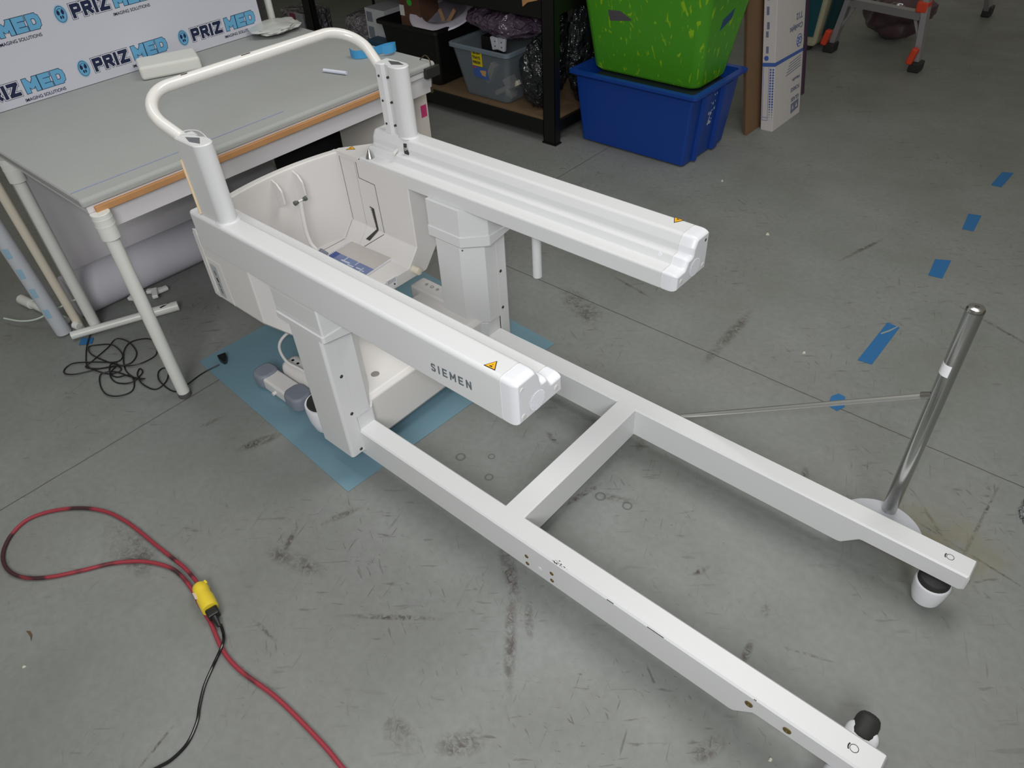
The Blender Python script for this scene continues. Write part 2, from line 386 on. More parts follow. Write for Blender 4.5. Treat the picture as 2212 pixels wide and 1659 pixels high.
# ================================================================== THE TABLE FRAME (machine)
W = 0.66
T = thing('imaging_table_frame', (0, 0.33, 0), 'large white wheeled medical table frame with two long floor legs and push bar', 'table frame')
ZL, ZB, LW = 0.1685, 0.060, 0.0653
YX = lambda u, v, t: (t, u, v)          # (y,z) profile along x
XY = lambda u, v, t: (u, v, t)
XZ = lambda u, v, t: (u, t, v)
def mir(p): return (p[0], W-p[1], p[2])

# --- floor legs (each a long hollow beam with a stepped underside)
def leg(y0, y1):
    prof = [(-0.33, ZL), (1.386, ZL), (1.39, ZL-0.008), (1.39, 0.118), (1.38, 0.110), (1.146, 0.108), (1.138, 0.106), (1.10, 0.064), (1.088, ZB), (-0.33, ZB)]
    mb = MB(); r = 0.0045
    mb.prism(prof, XZ, y0, y1, r)
    return mb.build('floor_leg', PAINT, T)
legn = leg(0, LW); legf = leg(W-LW, W)
cb = MB().prism(fillet([(0.364, ZL), (0.4317, ZL), (0.4317, ZB), (0.364, ZB)], 0.003), lambda u, v, t: (u, t, v), LW-0.0045, W-LW+0.0045).build('cross_beam', PAINT, T)
# threaded brass inserts on the near leg
for (x, z) in ((0.489, 0.113), (0.491, 0.083), (0.574, 0.113), (0.575, 0.083)):
    b = MB().lathe([(0.0001, 0.0014), (0.003, 0.0014), (0.0034, 0.0004), (0.0052, 0.0016), (0.0062, 0.0008), (0.0062, -0.001)], (x, 0, z), (0, -1, 0), 20).build('threaded_insert', BRASS, legn)
for (x, z) in ((1.124, 0.135), (1.212, 0.134)):
    MB().lathe([(0.0001, 0.0006), (0.004, 0.0006), (0.0045, 0.0022), (0.009, 0.0018), (0.0096, -0.001)], (x, 0, z), (0, -1, 0), 24).build('threaded_insert', BRASS, legn)
MB().lathe([(0.0001, 0.001), (0.006, 0.0008), (0.007, -0.001)], (0.533, 0, 0.098), (0, -1, 0), 20).build('plastic_plug', CAP, legn)
# printed ring marks near the leg ends
for lg, (x, y) in ((legf, (1.334, 0.629)), (legn, (1.332, 0.034))):
    m = MB(); ri, ro, seg = 0.0078, 0.0090, 32
    m.loft([[(x+math.cos(a*2*math.pi/seg)*r_, y+math.sin(a*2*math.pi/seg)*r_, ZL+h) for a in range(seg+1)] for r_, h in ((ri, -.0005), (ri, .0004), (ro, .0004), (ro, -.0005))], cap=False, closed=False)
    m.loft([[(x+math.cos(a)*r_, y+math.sin(a)*r_, ZL+h) for a in [R(150+k*6) for k in range(13)]] for r_, h in ((.0104, -.0005), (.0104, .0004), (.0130, .0004), (.0130, -.0005))], cap=False, closed=False)
    m.build('ring_mark', BLK, lg, smooth=False)
# chips of missing paint on the near leg edge
random.seed(4)
ch = MB()
for i in range(26):
    x = 0.575+abs(random.gauss(0, .022)); y = abs(random.gauss(0, .006))+.001; s = random.uniform(.0006, .0018)
    ch.loft([[(x+math.cos(a)*s*1.6, y+math.sin(a)*s*.7, ZL+h) for a in (0.2, 1.4, 2.7, 3.9, 5.1)] for h in (-.0003, .0003)])
tag(ch.build('paint_chips', BLK, legn, smooth=False), kind='stuff')
for x0, l in ((0.745, .02), (0.86, .045), (1.13, .006)):
    MB().loft([[(x0, -.0004+dy, ZL-.004+dz) for dy, dz in ((0, 0), (.0012, .0012), (.0012, 0))], [(x0+l, -.0004+dy, ZL-.004+dz) for dy, dz in ((0, 0), (.0012, .0012), (.0012, 0))]]).build('paint_scratch', BLK, legn, smooth=False)

# --- columns
def column(near):
    f = (lambda p: p) if near else mir
    def pm(poly, a, b, r=0.0): return MB().loft([[f((u, v, t)) for u, v in poly_] for poly_, t in ([(inset(poly, r), a), (poly, a+r), (poly, b-r), (inset(poly, r), b)] if r else [(poly, a), (poly, b)])])
    outer = fillet([(-0.325, -0.048), (-0.178, -0.048), (-0.178, 0.0015), (-0.325, 0.0015)], [0.008, 0.010, 0.001, 0.001])
    # outer shell with slanted bottom
    c = MB().loft([[f((u, v, 0.087 if t == 0 else 0.60)) for u, v in outer] for t in (0, 1)]) 
    col = c.build('lift_column', PAINT, T)
    inner = fillet([(-0.335, 0.001), (-0.1785, 0.001), (-0.1785, 0.053), (-0.240, 0.108), (-0.350, 0.108), (-0.350, 0.001)], [0, .001, .003, .003, .004, 0])
    pm(inner, 0.225, 0.60, 0.001).build('column_cover', PAINT, T)
    foot = [(-0.33, 0.001), (-0.182, 0.001), (-0.182, 0.064), (-0.215, 0.095), (-0.335, 0.095), (-0.335, 0.001)]
    pm(fillet(foot, .003), 0.062, 0.224).build('column_foot', PAINT, T)
    # dark gap between shell and leg
    pm([(-0.186, -0.0002), (-0.1795, -0.0002), (-0.1795, 0.0018), (-0.186, 0.0018)], 0.10, 0.22).build('column_gap', SEAM, col)
    # collar under the rail
    cpoly = fillet([(-0.370, -0.0525), (-0.154, -0.0525), (-0.154, 0.052), (-0.222, 0.118), (-0.370, 0.118)], [.008, .009, .006, .006, .006])
    low = [(u, v) for u, v in inset(cpoly, 0.004)]
    cl = MB().loft([[f((u, v, 0.545 if v < 0.02 else 0.530)) for u, v in inset(cpoly, 0.007)], [f((u, v, 0.552 if v < 0.02 else 0.537)) for u, v in cpoly], [f((u, v, 0.570)) for u, v in cpoly], [f((u, v, 0.572)) for u, v in low], [f((u, v, 0.663)) for u, v in low]])
    cc = cl.build('column_collar', PAINT, T)
    for z in (0.585, 0.648):
        pm(inset(cpoly, 0.0037), z, z+0.0007).build('collar_seam', CREAM, cc)
    for (x, y, z, ax) in ((-0.178, -0.013, 0.400, (1, 0, 0)), (-0.178, -0.012, 0.252, (1, 0, 0)), (-0.178, -0.012, 0.100, (1, 0, 0))):
        a = f((x, y, z)); MB().lathe([(0.0001, 0.0012), (0.002, 0.0008), (0.004, 0.0022), (0.0054, 0.001), (0.0056, -0.001)], a, ax, 20).build('column_screw', DARKSTEEL, col)
    if not near:
        n2 = Vector((0.66, -0.75, 0)).normalized(); p = Vector(f((-0.232, 0.101, 0.515)))
        cyl('column_hole', p-n2*.002, p+n2*.0006, 0.0028, SEAM, col)
    return col
column(True); column(False)

# --- side rails with stepped inner profile
def rail_profile(d=0.0):
    # (offset from outer face, z); convex corners lose radius, hollow corners gain it
    raw_ = [(0, 0.662), (0, 0.780), (0.064, 0.780), (0.0785, 0.755), (0.081, 0.7355), (0.101, 0.7345), (0.1125, 0.7125), (0.152, 0.7125), (0.153, 0.662)]
    rad = [0.003, 0.011, 0.014, 0.012, -0.004, 0.007, -0.005, 0.007, 0.003]
    return fillet(inset(raw_, d) if d else raw_, [max(0.0008, r-d) if r > 0 else -r+d for r in rad], 5)
RP = rail_profile()
def rail(near):
    g = (lambda o, z, t: (t, -0.053+o, z)) if near else (lambda o, z, t: (t, W+0.053-o, z))
    L = [[g(u, v, x) for u, v in p] for p, x in ((rail_profile(0.008), -0.703), (rail_profile(0.005), -0.700), (rail_profile(.0015), -0.694), (RP, -0.686), (RP, 0.4915))]
    rl = MB().loft(L).build('side_rail', PAINT, T, ang=30)
    gp = rail_profile(0.0025)
    MB().loft([[g(u, v, x) for u, v in gp] for x in (0.490, 0.496)]).build('cap_gap', SEAML if near else SEAML, rl)
    caps = [(RP, .4945), (RP, .5155), (rail_profile(.0012), .523), (rail_profile(.0035), .530), (rail_profile(.0065), .5345), (rail_profile(.0095), .536)]
    cp = MB().loft([[g(u, v, x) for u, v in p] for p, x in caps]).build('rail_end_cap', CAP, rl, ang=50)
    # screw covers and round mesh grille
    def disc(name, o, z, r, m, h=0.0012):
        c = g(o, z, 0.536); return MB().lathe([(0.0001, h), (r*.85, h), (r, h*.5), (r, -.002)], c, (1, 0, 0), 24).build(name, m, cp)
    gr = MB(); o0, z0 = (0.064, 0.697)
    c0 = g(o0, z0, 0.536); k = MB().lathe([(0.0001, .0006), (0.0255, .0006), (0.0255, -.001)], c0, (1, 0, 0), 32).build('grille_disc', mat('pale_grey_mesh', rgb(188, 190, 200), 0.5), cp)
    rr = 0.0265
    for i in range(-9, 10):
        zz = i*0.0026; hw = math.sqrt(max(0, .0245**2-zz*zz))
        gr.add(*(lambda a: (a.v, a.f))(MB().box((c0[0]+.0004, c0[1]-hw, c0[2]+zz-.0007), (c0[0]+.0016, c0[1]+hw, c0[2]+zz+.0007))))
    for i in range(-9, 10):
        yy = i*0.0026; hz = math.sqrt(max(0, .0245**2-yy*yy))
        gr.add(*(lambda a: (a.v, a.f))(MB().box((c0[0]+.0004, c0[1]+yy-.0004, c0[2]-hz), (c0[0]+.0012, c0[1]+yy+.0004, c0[2]+hz))))
    gr.build('grille_mesh', CAP, cp, smooth=False)
    disc('screw_cover', 0.018, 0.757, 0.0055, CREAM) if near else disc('screw_head', 0.022, 0.757, 0.0042, DARKSTEEL, .0006)
    disc('screw_cover', 0.020, 0.682, 0.0068, CREAM); disc('screw_cover', 0.128, 0.687, 0.0068, CREAM)
    return rl, cp, g
rn, capn, gn = rail(True); rf, capf, gf = rail(False)
tri_sign(rn, (0.456, -0.034, 0.7802), (1, .05, 0), (-.05, 1, 0), 0.0175)
tri_sign(rf, (0.4455, 0.6985, 0.7802), (-1, 0, 0), (0, -1, 0), 0.0170)
strokes('maker_lettering', 'SIEMEN', 0.0225, Vector((0.284, -0.0533, 0.6915)), (1, 0, 0.075), (0, 0, 1), GREYP, rn, lift=.0008, t=.085, wide=.80, gap=.50, adv=1.0)
MB().lathe([(0.0001, .0012), (0.0055, .001), (0.0062, .0002), (0.0062, -.001)], (0.455, 0.6075, 0.7262), (0, -.886, .46), 24).build('rail_plug', CAP, rf)
# roller slot, pin and steel cone on the far rail
sl = MB().loft([[(x, y, z) for x, z in ((-0.536, 0.772), (-0.520, 0.775), (-0.523, 0.758), (-0.514, 0.745), (-0.523, 0.716), (-0.534, 0.712), (-0.538, 0.745))] for y in (0.6385-.006, 0.632-.0005)]).build('roller_slot', SEAM, rf)
sl.location = (0, 0, 0)
cyl('guide_roller', (-0.525, 0.640, 0.755), (-0.525, 0.627, 0.757), 0.006, STEEL, rf); cyl('guide_roller', (-0.527, 0.640, 0.728), (-0.527, 0.622, 0.728), 0.006, CAP, rf)
cyl('guide_pin', (-0.572, 0.632, 0.741), (-0.556, 0.602, 0.742), 0.0055, CREAM, rf, ch=.0008)
MB().lathe([(0.0155, 0), (0.0145, 0.004), (0.003, 0.029), (0.0001, 0.031)], (-0.655, 0.579, 0.7125), (0, 0, 1), 28).build('locating_cone', STEEL, rf)

# --- basket-like tub between the rails
out = [(-0.051, 0.70), (-0.0525, 0.480), (0.068, 0.337), (0.592, 0.337), (0.7125, 0.480), (0.711, 0.70)]
inn = [(0.560, 0.70), (0.560, 0.444), (0.512, 0.385), (0.148, 0.385), (0.100, 0.444), (0.100, 0.70)]
def tubring(x, k=0.0):
    return [(x, y, z) for y, z in fillet(out, [0, .02, .02, .02, .02, 0])+fillet(inn, [0, .012, .012, .012, .012, 0])]
o_ = fillet(out, [0, .02, .02, .02, .02, 0]); i_ = fillet(inn, [0, .012, .012, .012, .012, 0])
U = o_+i_
tb = MB().loft([[(-0.725, y, z) for y, z in inset(U, .0)], [(-0.468, y, z) for y, z in U], [(-0.462, y, z) for y, z in inset(U, .004)]])
tub = tb.build('tub', CREAM, T)
# near and far rear body corners
for sgn in (0, 1):
    f = (lambda p: p) if sgn == 0 else mir
    pl = fillet([(-0.700, -0.051), (-0.700, 0.099), (-0.82, 0.099), (-0.825, 0.075), (-0.722, -0.051)], [0, 0, 0, .01, .015])
    MB().loft([[f((x, y, z)) for x, y in pl] for z in (0.478, 0.7025)]).build('body_corner', CREAM, tub)
    MB().loft([[f((-.70, .099, .4785)), f((-.82, .10, .4785)), f((-.824, .076, .4785)), f((-.722, -.05, .4785)), f((-.70, -.05, .4785))], [f((-.70, .099, .338)), f((-.81, .10, .338)), f((-.81, .09, .338)), f((-.73, .07, .338)), f((-.70, .068, .338))]]).build('body_corner', CREAM, tub)
# bowed rear wall
bk = MB(); NB = 24; loops = []
for i in range(NB+1):
    y = 0.085+(0.575-0.085)*i/NB; b_ = 0.035*(1-((y-0.33)/0.245)**2)
    loops.append([(-0.806-b_, y, 0.34), (-0.806-b_, y, 0.690), (-0.807-b_, y, 0.698), (-0.812-b_, y, 0.701), (-0.832-b_, y, 0.701), (-0.838-b_, y, 0.695), (-0.838-b_, y, 0.34)])
bk.loft(loops); bk.build('tub_rear_wall', CREAM, tub, ang=30)
# tub floor and chamfers behind x=-0.725 (continues the U to the rear wall)
MB().loft([[(x, y, z) for y, z in i_+[(0.09, 0.70), (0.09, 0.34), (0.57, 0.34), (0.57, 0.70)]] for x in (-0.84, -0.724)]).build('tub_rear_floor', CREAM, tub)
# flat rim behind the far and near rails
for f in ((lambda p: p), mir):
    MB().loft([[f(p) for p in ((-0.70, -0.045, z), (-0.70, 0.102, z), (-0.818, 0.102, z), (-0.822, 0.085, z), (-0.722, -0.045, z))] for z in (0.69, 0.7065)]).build('tub_rim', CREAM, tub)
tri_sign(tub, (-0.780, 0.598, 0.7067), (0.2, -1, 0), (1, 0.2, 0), 0.019)
def seam(pts, wd, nrm, m=SEAM, par=None, name='panel_seam'):
    mb = MB(); nrm = Vector(nrm)
    for a, b in zip(pts[:-1], pts[1:]):
        a = Vector(a); b = Vector(b); d = (b-a).normalized(); s_ = nrm.cross(d).normalized()*wd/2
        mb.loft([[a+s_, a-s_, b-s_, b+s_], [a+s_+nrm*.0006, a-s_+nrm*.0006, b-s_+nrm*.0006, b+s_+nrm*.0006]])
    return mb.build(name, m, par or tub, smooth=False)
yi = 0.5597
seam([(-0.715, yi, 0.698), (-0.715, yi, 0.632), (-0.633, yi, 0.628), (-0.628, yi, 0.462), (-0.628, yi, 0.446)], 0.0016, (0, -1, 0))
seam([(-0.805, yi, 0.694), (-0.800, yi, 0.444)], 0.0012, (0, -1, 0)); 
nch = Vector((0, -0.776, 0.63)).normalized()
seam([(-0.628, 0.557, 0.4405), (-0.700, 0.5135, 0.387)], 0.002, nch); seam([(-0.806, 0.559, 0.4425), (-0.806, 0.514, 0.387)], 0.0012, nch)
seam([(-0.806, 0.51, 0.3852), (-0.8055, 0.33, 0.3852)], 0.0012, (0, 0, 1))
# kinked cable slot
def slot():
    a = [(-0.683, 0.532), (-0.658, 0.534), (-0.652, 0.448), (-0.662, 0.448), (-0.6625, 0.452)]
    p1 = [(-0.684, yi-.0006, 0.533), (-0.662, yi-.0006, 0.530), (-0.658, yi-.0006, 0.448), (-0.668, yi-.0006, 0.448)]
    m_ = MB(); m_.loft([[Vector(q)+Vector((0, h, 0)) for q in p1] for h in (0.0004, -0.0004)])
    p2 = [(-0.668, .5592, .447), (-0.658, .5592, .447), (-0.684, .530, .409), (-0.704, .530, .409)]
    m_.loft([[Vector(q)+nch*h for q in p2] for h in (-0.0004, 0.0012)])
    s_ = m_.build('cable_slot', SEAM, tub, smooth=False)
    t_ = MB()
    for k in range(11):
        z = .527-k*.0062; t_.box((-.6815+k*.0007, yi-.0022, z-.0016), (-.6755+k*.0007, yi-.0008, z+.0016))
    t_.build('cable_chain_teeth', CREAM, s_, smooth=False)
slot()
# fins, bar hook and its grey foot
for y, wd in ((0.388, .006), (0.305, .006)):
    pf = fillet([(0, .690), (.026, .682), (.046, .660), (.046, .612), (0, .590)], [0, .01, .016, .004, 0])
    bx = -0.806-0.035*(1-((y-0.33)/0.245)**2)-.002
    MB().loft([[(bx+u, y+h, v) for u, v in pf] for h in (-wd/2, wd/2)]).build('rear_wall_fin', CREAM, tub)
hb = cyl('hook_bar', (-0.783, 0.337, 0.610), (-0.783, 0.373, 0.611), 0.0035, CREAM, tub)
for y0, y1 in ((.330, .340), (.371, .381)):
    cyl('hook_knob', (-0.783, y0, .6095), (-0.783, y1, .6105), 0.0078, mat('olive_grey_plastic', rgb(82, 88, 84), .5), hb, ch=.001)
for y0, y1 in ((.340, .346), (.364, .371)): cyl('hook_collar', (-0.783, y0, .61), (-0.783, y1, .61), 0.005, mat('olive_grey_plastic', rgb(82, 88, 84), .5), hb)
MB().tube([(-0.784, .3555, .606), (-0.784, .351, .56), (-0.778, .344, .50), (-0.762, .340, .462), (-0.745, .342, .445), (-0.74, .344, .438)], .0075, 12).build('hook_stem', CREAM, tub)
MB().box((-0.012, -0.008, -0.016), (0.014, 0.008, 0.012), .003, Matrix.Translation((-0.728, .358, .43)) @ Matrix.Rotation(R(35), 4, 'X') @ Matrix.Rotation(R(-25), 4, 'Y')).build('hook_foot', GREYPAD, tub)
# cream cap and small perforated plate on the tub front
p = Vector((-0.462, 0.548, 0.381)); d_ = Vector((0.9, -0.25, -0.35)).normalized()
MB().lathe([(0.014, 0), (0.014, .026), (0.012, .031), (0.0001, .033)], (-0.462, 0.532, 0.372), (1, 0, 0), 28).build('round_bumper', mat('aged_cream_knob', rgb(222, 214, 196), .35), tub)
pl = box('perforated_plate', (-0.463, 0.408, 0.348), (-0.459, 0.452, 0.388), CAP, tub, .0008)
for i in range(6): box('plate_slit', (-.4592, .412+i*.006, .372), (-.4586, .4144+i*.006, .385), mat('slit_grey', rgb(150, 150, 155), .6), pl, 0)
cyl('plate_screw', (-.460, .438, .362), (-.457, .438, .362), .003, DARKSTEEL, pl)
# near side cover panel outline and faded label
yo = -0.0527
seam([(-0.700, yo, 0.712), (-0.694, yo, 0.690), (-0.697, yo, 0.628), (-0.622, yo, 0.625), (-0.616, yo, 0.48)], 0.0018, (0, -1, 0), SEAML)
MB().loft([[(x, -0.0535, z) for x, z in ((-0.714, 0.50), (-0.714, 0.715), (-0.697, 0.715), (-0.700, 0.50))], [(x, -0.050, z) for x, z in ((-0.714, 0.50), (-0.714, 0.715), (-0.697, 0.715), (-0.700, 0.50))]]).build('rear_cover_edge', CREAM, tub)
lb = MB().loft([[(x, yo-h, z) for x, z in ((-0.686, 0.608), (-0.655, 0.606), (-0.655, 0.492), (-0.686, 0.494))] for h in (0, .0006)]).build('side_label', mat('faded_label', rgb(170, 174, 176), .5), tub, smooth=False)
for i, z in enumerate((0.585, 0.560, 0.540, 0.520)):
    MB().loft([[(x, yo-h, zz) for x, zz in ((-0.675, z), (-0.668, z+.004), (-0.664, z-.012), (-0.671, z-.014))] for h in (.0006, .001)]).build('label_print', BLK if i == 1 else GREYP, lb, smooth=False)

# --- upright posts and push bar
def post(near):
    f = (lambda p: p) if near else mir
    x0, x1, y0, y1 = -0.640, -0.522, -0.043, 0.012
    poly = [(x0, y0+.004), (x0+.004, y0)] + [(x1-.0275+math.sin(a)*.0275, (y0+y1)/2-math.cos(a)*.0275) for a in [math.pi*k/14 for k in range(15)]] + [(-0.575, y1), (-0.585, y1-.008), (-.605, y1-.012), (-.612, y1-.002), (x0+.004, y1), (x0, y1-.004)]
    b = MB().loft([[f((u, v, 0.779)) for u, v in poly], [f((u, v, 1.000)) for u, v in poly], [f((u, v, 1.003)) for u, v in inset(poly, .003)]]).build('upright_post', PAINT, T, ang=40)
    # recessed grey plate on top
    MB().loft([[f((u, v, z)) for u, v in ((-.612, -.024), (-.575, -.034), (-.540, -.024), (-.575, -.004))] for z in (1.0025, 1.0038)]).build('top_plate', mat('top_plate_grey', rgb(110, 112, 118), .3, .4), b, smooth=False)
    if near:
        MB().loft([[f(p) for p in ((x0-.0105, -.040, z), (x0-.0015, -.047, z), (x0+.002, -.047, z), (x0+.002, -.030, z), (x0-.0105, -.030, z))] for z in (.783, .938)]).build('cream_strip', MANILA, b, smooth=False)
        MB().tube([(-.634, -.030, 1.003), (-.630, -.012, 1.012), (-.600, .006, 1.014), (-.575, .008, 1.010), (-.56, .008, 1.003)], .0011, 8).build('wire_loop', PAINT, b)
    for x in (-.626, -.589):
        for z in (.812, .887, .965):
            c = f((x, y1-.0005 if x < -.6 else y1-.004, z)); ax = (0, 1, 0) if near else (0, -1, 0)
            MB().lathe([(0.0001, .0016), (.0022, .001), (.0035, .0022), (.0042, -.004)], c, ax, 16).build('post_screw', DARKSTEEL, b)
    MB().lathe([(.034, 0), (.031, .002), (.030, .004)], f((x1-.0275, (y0+y1)/2, .7795)), (0, 0, 1), 28).build('post_weld', PAINT, b)
    return b
post(True); post(False)
bar = arcpath([(-0.628, -0.008, 0.975), (-0.805, -0.055, 1.073), (-0.805, 0.715, 1.073), (-0.628, 0.668, 0.975)], 0.095, 14)
hb = MB().tube(bar, 0.0165, 20, smooth=False).build('push_bar', mat('bar_paint', rgb(228, 226, 221), .22, coat=.3), T, ang=60)
for y, l in ((0.105, .02), (0.30, .03), (0.115, .006)):
    cyl('bar_scuff', (-.8045+.0035, y, 1.0888), (-.8045+.0035, y+l, 1.0888), .0016, mat('scuff_brown', rgb(70, 46, 42), .7), hb, seg=6)
# spigot under the far rail
cyl('hanging_spigot', (0.013, 0.640, 0.672), (0.013, 0.640, 0.469), 0.0145, PAINT, T, ch=.002)

# --- casters
def caster(x, y, rot):
    m0 = Matrix.Translation((x, y, 0)) @ Matrix.Rotation(rot, 4, 'Z')
    hs = MB(); sec = []
    for z, rx, ry, cx in ((.016, .020, .024, .006), (.020, .031, .034, .005), (.045, .038, .040, .002), (.084, .0435, .0435, 0), (.089, .040, .040, 0)):
        sec.append([m0 @ Vector((cx+rx*math.cos(a), ry*math.sin(a), z)) for a in [k*2*math.pi/28 for k in range(28)]])
    h = hs.loft(sec).build('caster', CAP, T, ang=50)
    MB().lathe([(.038, .085), (.0385, .093), (.034, .103), (.02, .109), (.0001, .109)], (x, y, 0), (0, 0, 1), 28).build('caster_top_ring', RUB, h)
    wv = m0 @ Vector((.004, .012, .026)); wv2 = m0 @ Vector((.004, -.012, .026))
    cyl('wheel', wv, wv2, .026, RUB, h, ch=.003)
    return h
caster(1.328, 0.606, R(-60))
# near caster: horizontal swivel body with black cap showing beside the leg
h = MB().box((1.302, 0.02, 0.028), (1.372, 0.145, 0.094), .018).build('caster', CAP, T, ang=50)
MB().box((1.311, 0.100, 0.022), (1.363, 0.178, 0.100), .020).build('caster_hood', RUB, h, ang=50)
MB().box((1.300, -0.028, 0.022), (1.366, 0.03, 0.088), .018).build('caster_cover', CAP, h, ang=50)
cyl('wheel', (1.325, .06, .03), (1.349, .06, .03), .03, RUB, h, ch=.003)
cyl('wheel', (1.325, .00, .028), (1.349, .00, .028), .028, RUB, h, ch=.003)
cyl('caster_stem', (1.335, .034, .08), (1.335, .034, .116), .014, RUB, h)
# rear casters: curved white hoods beneath the columns
for s in (0, 1):
    f = (lambda p: p) if s == 0 else mir
    L = []
    for z, r_ in ((.035, .030), (.05, .046), (.09, .056), (.135, .060), (.15, .058)):
        L.append([f((-0.400+r_*math.cos(a), 0.022+r_*math.sin(a), z)) for a in [k*2*math.pi/28 for k in range(28)]])
    h = MB().loft(L).build('caster', CAP, T, ang=50)
    c = f((-0.400, .022, 0)); MB().lathe([(.052, .149), (.05, .156), (.0001, .157)], c, (0, 0, 1), 28).build('caster_top_ring', RUB, h)
    cyl('wheel', f((-.41, .04, .05)), f((-.41, .01, .05)), .05, RUB, h, ch=.004)
    MB().box(f((-.40, .010, .09)), f((-.30, .05, .145)), .004).build('caster_arm', PAINT, h)

# --- drive housing spanning between the columns at floor level
prof = [(-0.245, 0.045), (-0.205, 0.060), (-0.200, 0.228), (-0.214, 0.242), (-0.49, 0.242), (-0.505, 0.228), (-0.505, 0.045)]
dh = MB().prism(fillet(prof, [.01, .01, .010, .010, .012, .012, .01]), XZ, LW+.001, W-LW-.001).build('drive_housing', CREAM, T)
seam([(-0.2035, .075, .068), (-0.2035, .585, .068)], .002, (1, 0, 0), GREYP, dh, 'housing_seam')
nv = Vector((0, 0, 1)); cpt = Vector((-0.272, 0.160, 0.2420))
MB().lathe([(.0001, .0014), (.013, .0014), (.014, .0004), (.014, -.001)], cpt, nv, 28).build('grey_badge', mat('badge_grey', rgb(150, 146, 142), .4, .3), dh)
# control box with pictograms at the far side
cbx = MB().box((-0.535, 0.560, 0.050), (-0.352, 0.630, 0.262), .008).build('control_box', CREAM, T)
for i, x in enumerate((-0.486, -0.458, -0.430)):
    s_ = MB(); c = Vector((x, .600, .2623)); seg = 12
    for rr0, rr1 in ((.0055, .0066),):
        s_.loft([[c+Vector((math.cos(a*2*math.pi/seg)*r_*(1.1 if i == 1 else .8), math.sin(a*2*math.pi/seg)*r_, h)) for a in range(seg+1)] for r_, h in ((rr0, -.0002), (rr0, .0005), (rr1, .0005), (rr1, -.0002))], cap=False, closed=False)
    if i != 1: s_.box((x-.0035, .5995, .262), (x+.0035, .6005, .2628))
    s_.build('pictogram', BLK, cbx, smooth=False)

# ================================================================== things on and under the machine
# spiral bound booklet lying in the tub
bk_ = thing('spiral_booklet', (-0.65, 0.46, 0.386), 'spiral bound manual with blue and grey cover lying in the white tub', 'booklet')
P4 = [(-0.742, 0.352), (-0.757, 0.502), (-0.552, 0.512), (-0.538, 0.362)]
def quad(P, z0, z1): return MB().loft([[(x, y, z) for x, y in P] for z in (z0, z1)])
quad(P4, 0.3862, 0.394).build('pages', PWHITE, bk_, smooth=False)
cv = quad([(x*.999, y) for x, y in P4], 0.394, 0.3947).build('cover', mat('booklet_grey', rgb(190, 184, 180), .25), bk_, smooth=False)
lerp = lambda a, b, t: (a[0]+(b[0]-a[0])*t, a[1]+(b[1]-a[1])*t)
q0, q1, q2, q3 = P4
quad([q0, lerp(q0, q1, .46), lerp(q3, q2, .42), q3], .3946, .3952).build('cover_picture', mat('booklet_blue', rgb(112, 128, 170), .3, var=.45, vscale=18), bk_, smooth=False)
quad([q0, lerp(q0, q1, .46), lerp(lerp(q0, q1, .46), lerp(q3, q2, .42), .14), lerp(q0, q3, .14)], .3951, .3955).build('cover_spine_band', mat('booklet_navy', rgb(52, 74, 140), .3), bk_, smooth=False)
for a, b_, c_, d_ in ((.3, .25, .42, .05), (.34, .3, .05, .14), (.5, .2, .30, .04), (.62, .30, .04, .14), (.7, .22, .22, .04), (.82, .12, .04, .2), (.86, .2, .10, .03)):
    x0 = lerp(q0, q3, a); quad([lerp(lerp(q0, q3, a), lerp(q1, q2, a), b_), lerp(lerp(q0, q3, a), lerp(q1, q2, a), b_+d_), lerp(lerp(q0, q3, min(.98, a+c_*.5)), lerp(q1, q2, min(.98, a+c_*.5)), b_+d_), lerp(lerp(q0, q3, min(.98, a+c_*.5)), lerp(q1, q2, min(.98, a+c_*.5)), b_)], .3953, .3957).build('cover_line_art', mat('booklet_pale', rgb(190, 196, 212), .4), bk_, smooth=False)
sp = MB()
for k in range(20):
    c = lerp(q0, q1, (k+.5)/20); sp.tube([(c[0]+.004, c[1], .3955), (c[0], c[1], .399), (c[0]-.005, c[1], .3965), (c[0]-.005, c[1], .389)], .0011, 6, 3)
sp.build('spiral_binding', PWHITE, bk_)

# foot switch with two grey pads on the blue sheet
fs = thing('foot_switch', (-0.69, 0.05, 0), 'white foot switch with two grey rubber pads standing on the blue floor sheet', 'foot switch')
MB().box((-0.800, 0.012, 0.006), (-0.575, 0.082, 0.058), .010).build('treadle', CREAM, fs)
MB().box((-0.775, 0.088, 0.006), (-0.575, 0.172, 0.085), .030).build('switch_body', CREAM, fs)
for x0, x1 in ((-0.838, -0.757), (-0.648, -0.555)):
    pd = MB(); pp = fillet([(x0, .002), (x1, .002), (x1, .088), (x0, .088)], .032, 6)
    pd.loft([[(u, v, .012) for u, v in inset(pp, .004)], [(u, v, .020) for u, v in pp], [(u, v, .052) for u, v in pp], [(u, v, .062) for u, v in inset(pp, .004)], [(u, v, .066) for u, v in inset(pp, .012)]]).build('foot_pad', GREYPAD, fs, ang=60)
cyl('side_screw', (-.70, .012, .03), (-.70, .000, .03), .007, CREAM, fs)
MB().tube([(-0.60, .12, .083), (-0.66, .108, .098), (-0.72, .098, .110), (-0.785, .120, .13), (-0.80, .165, .15), (-0.77, .23, .17), (-0.70, .30, .22)], .0055, 10).build('white_cable', CREAM, fs)
for x in (-.735, -.705):
    MB().lathe([(.006, 0), (.006, .0006), (.0048, .0006), (.0048, 0)], (x, .13, .0851), (0, 0, 1), 18).build('pictogram', GREYP, fs)

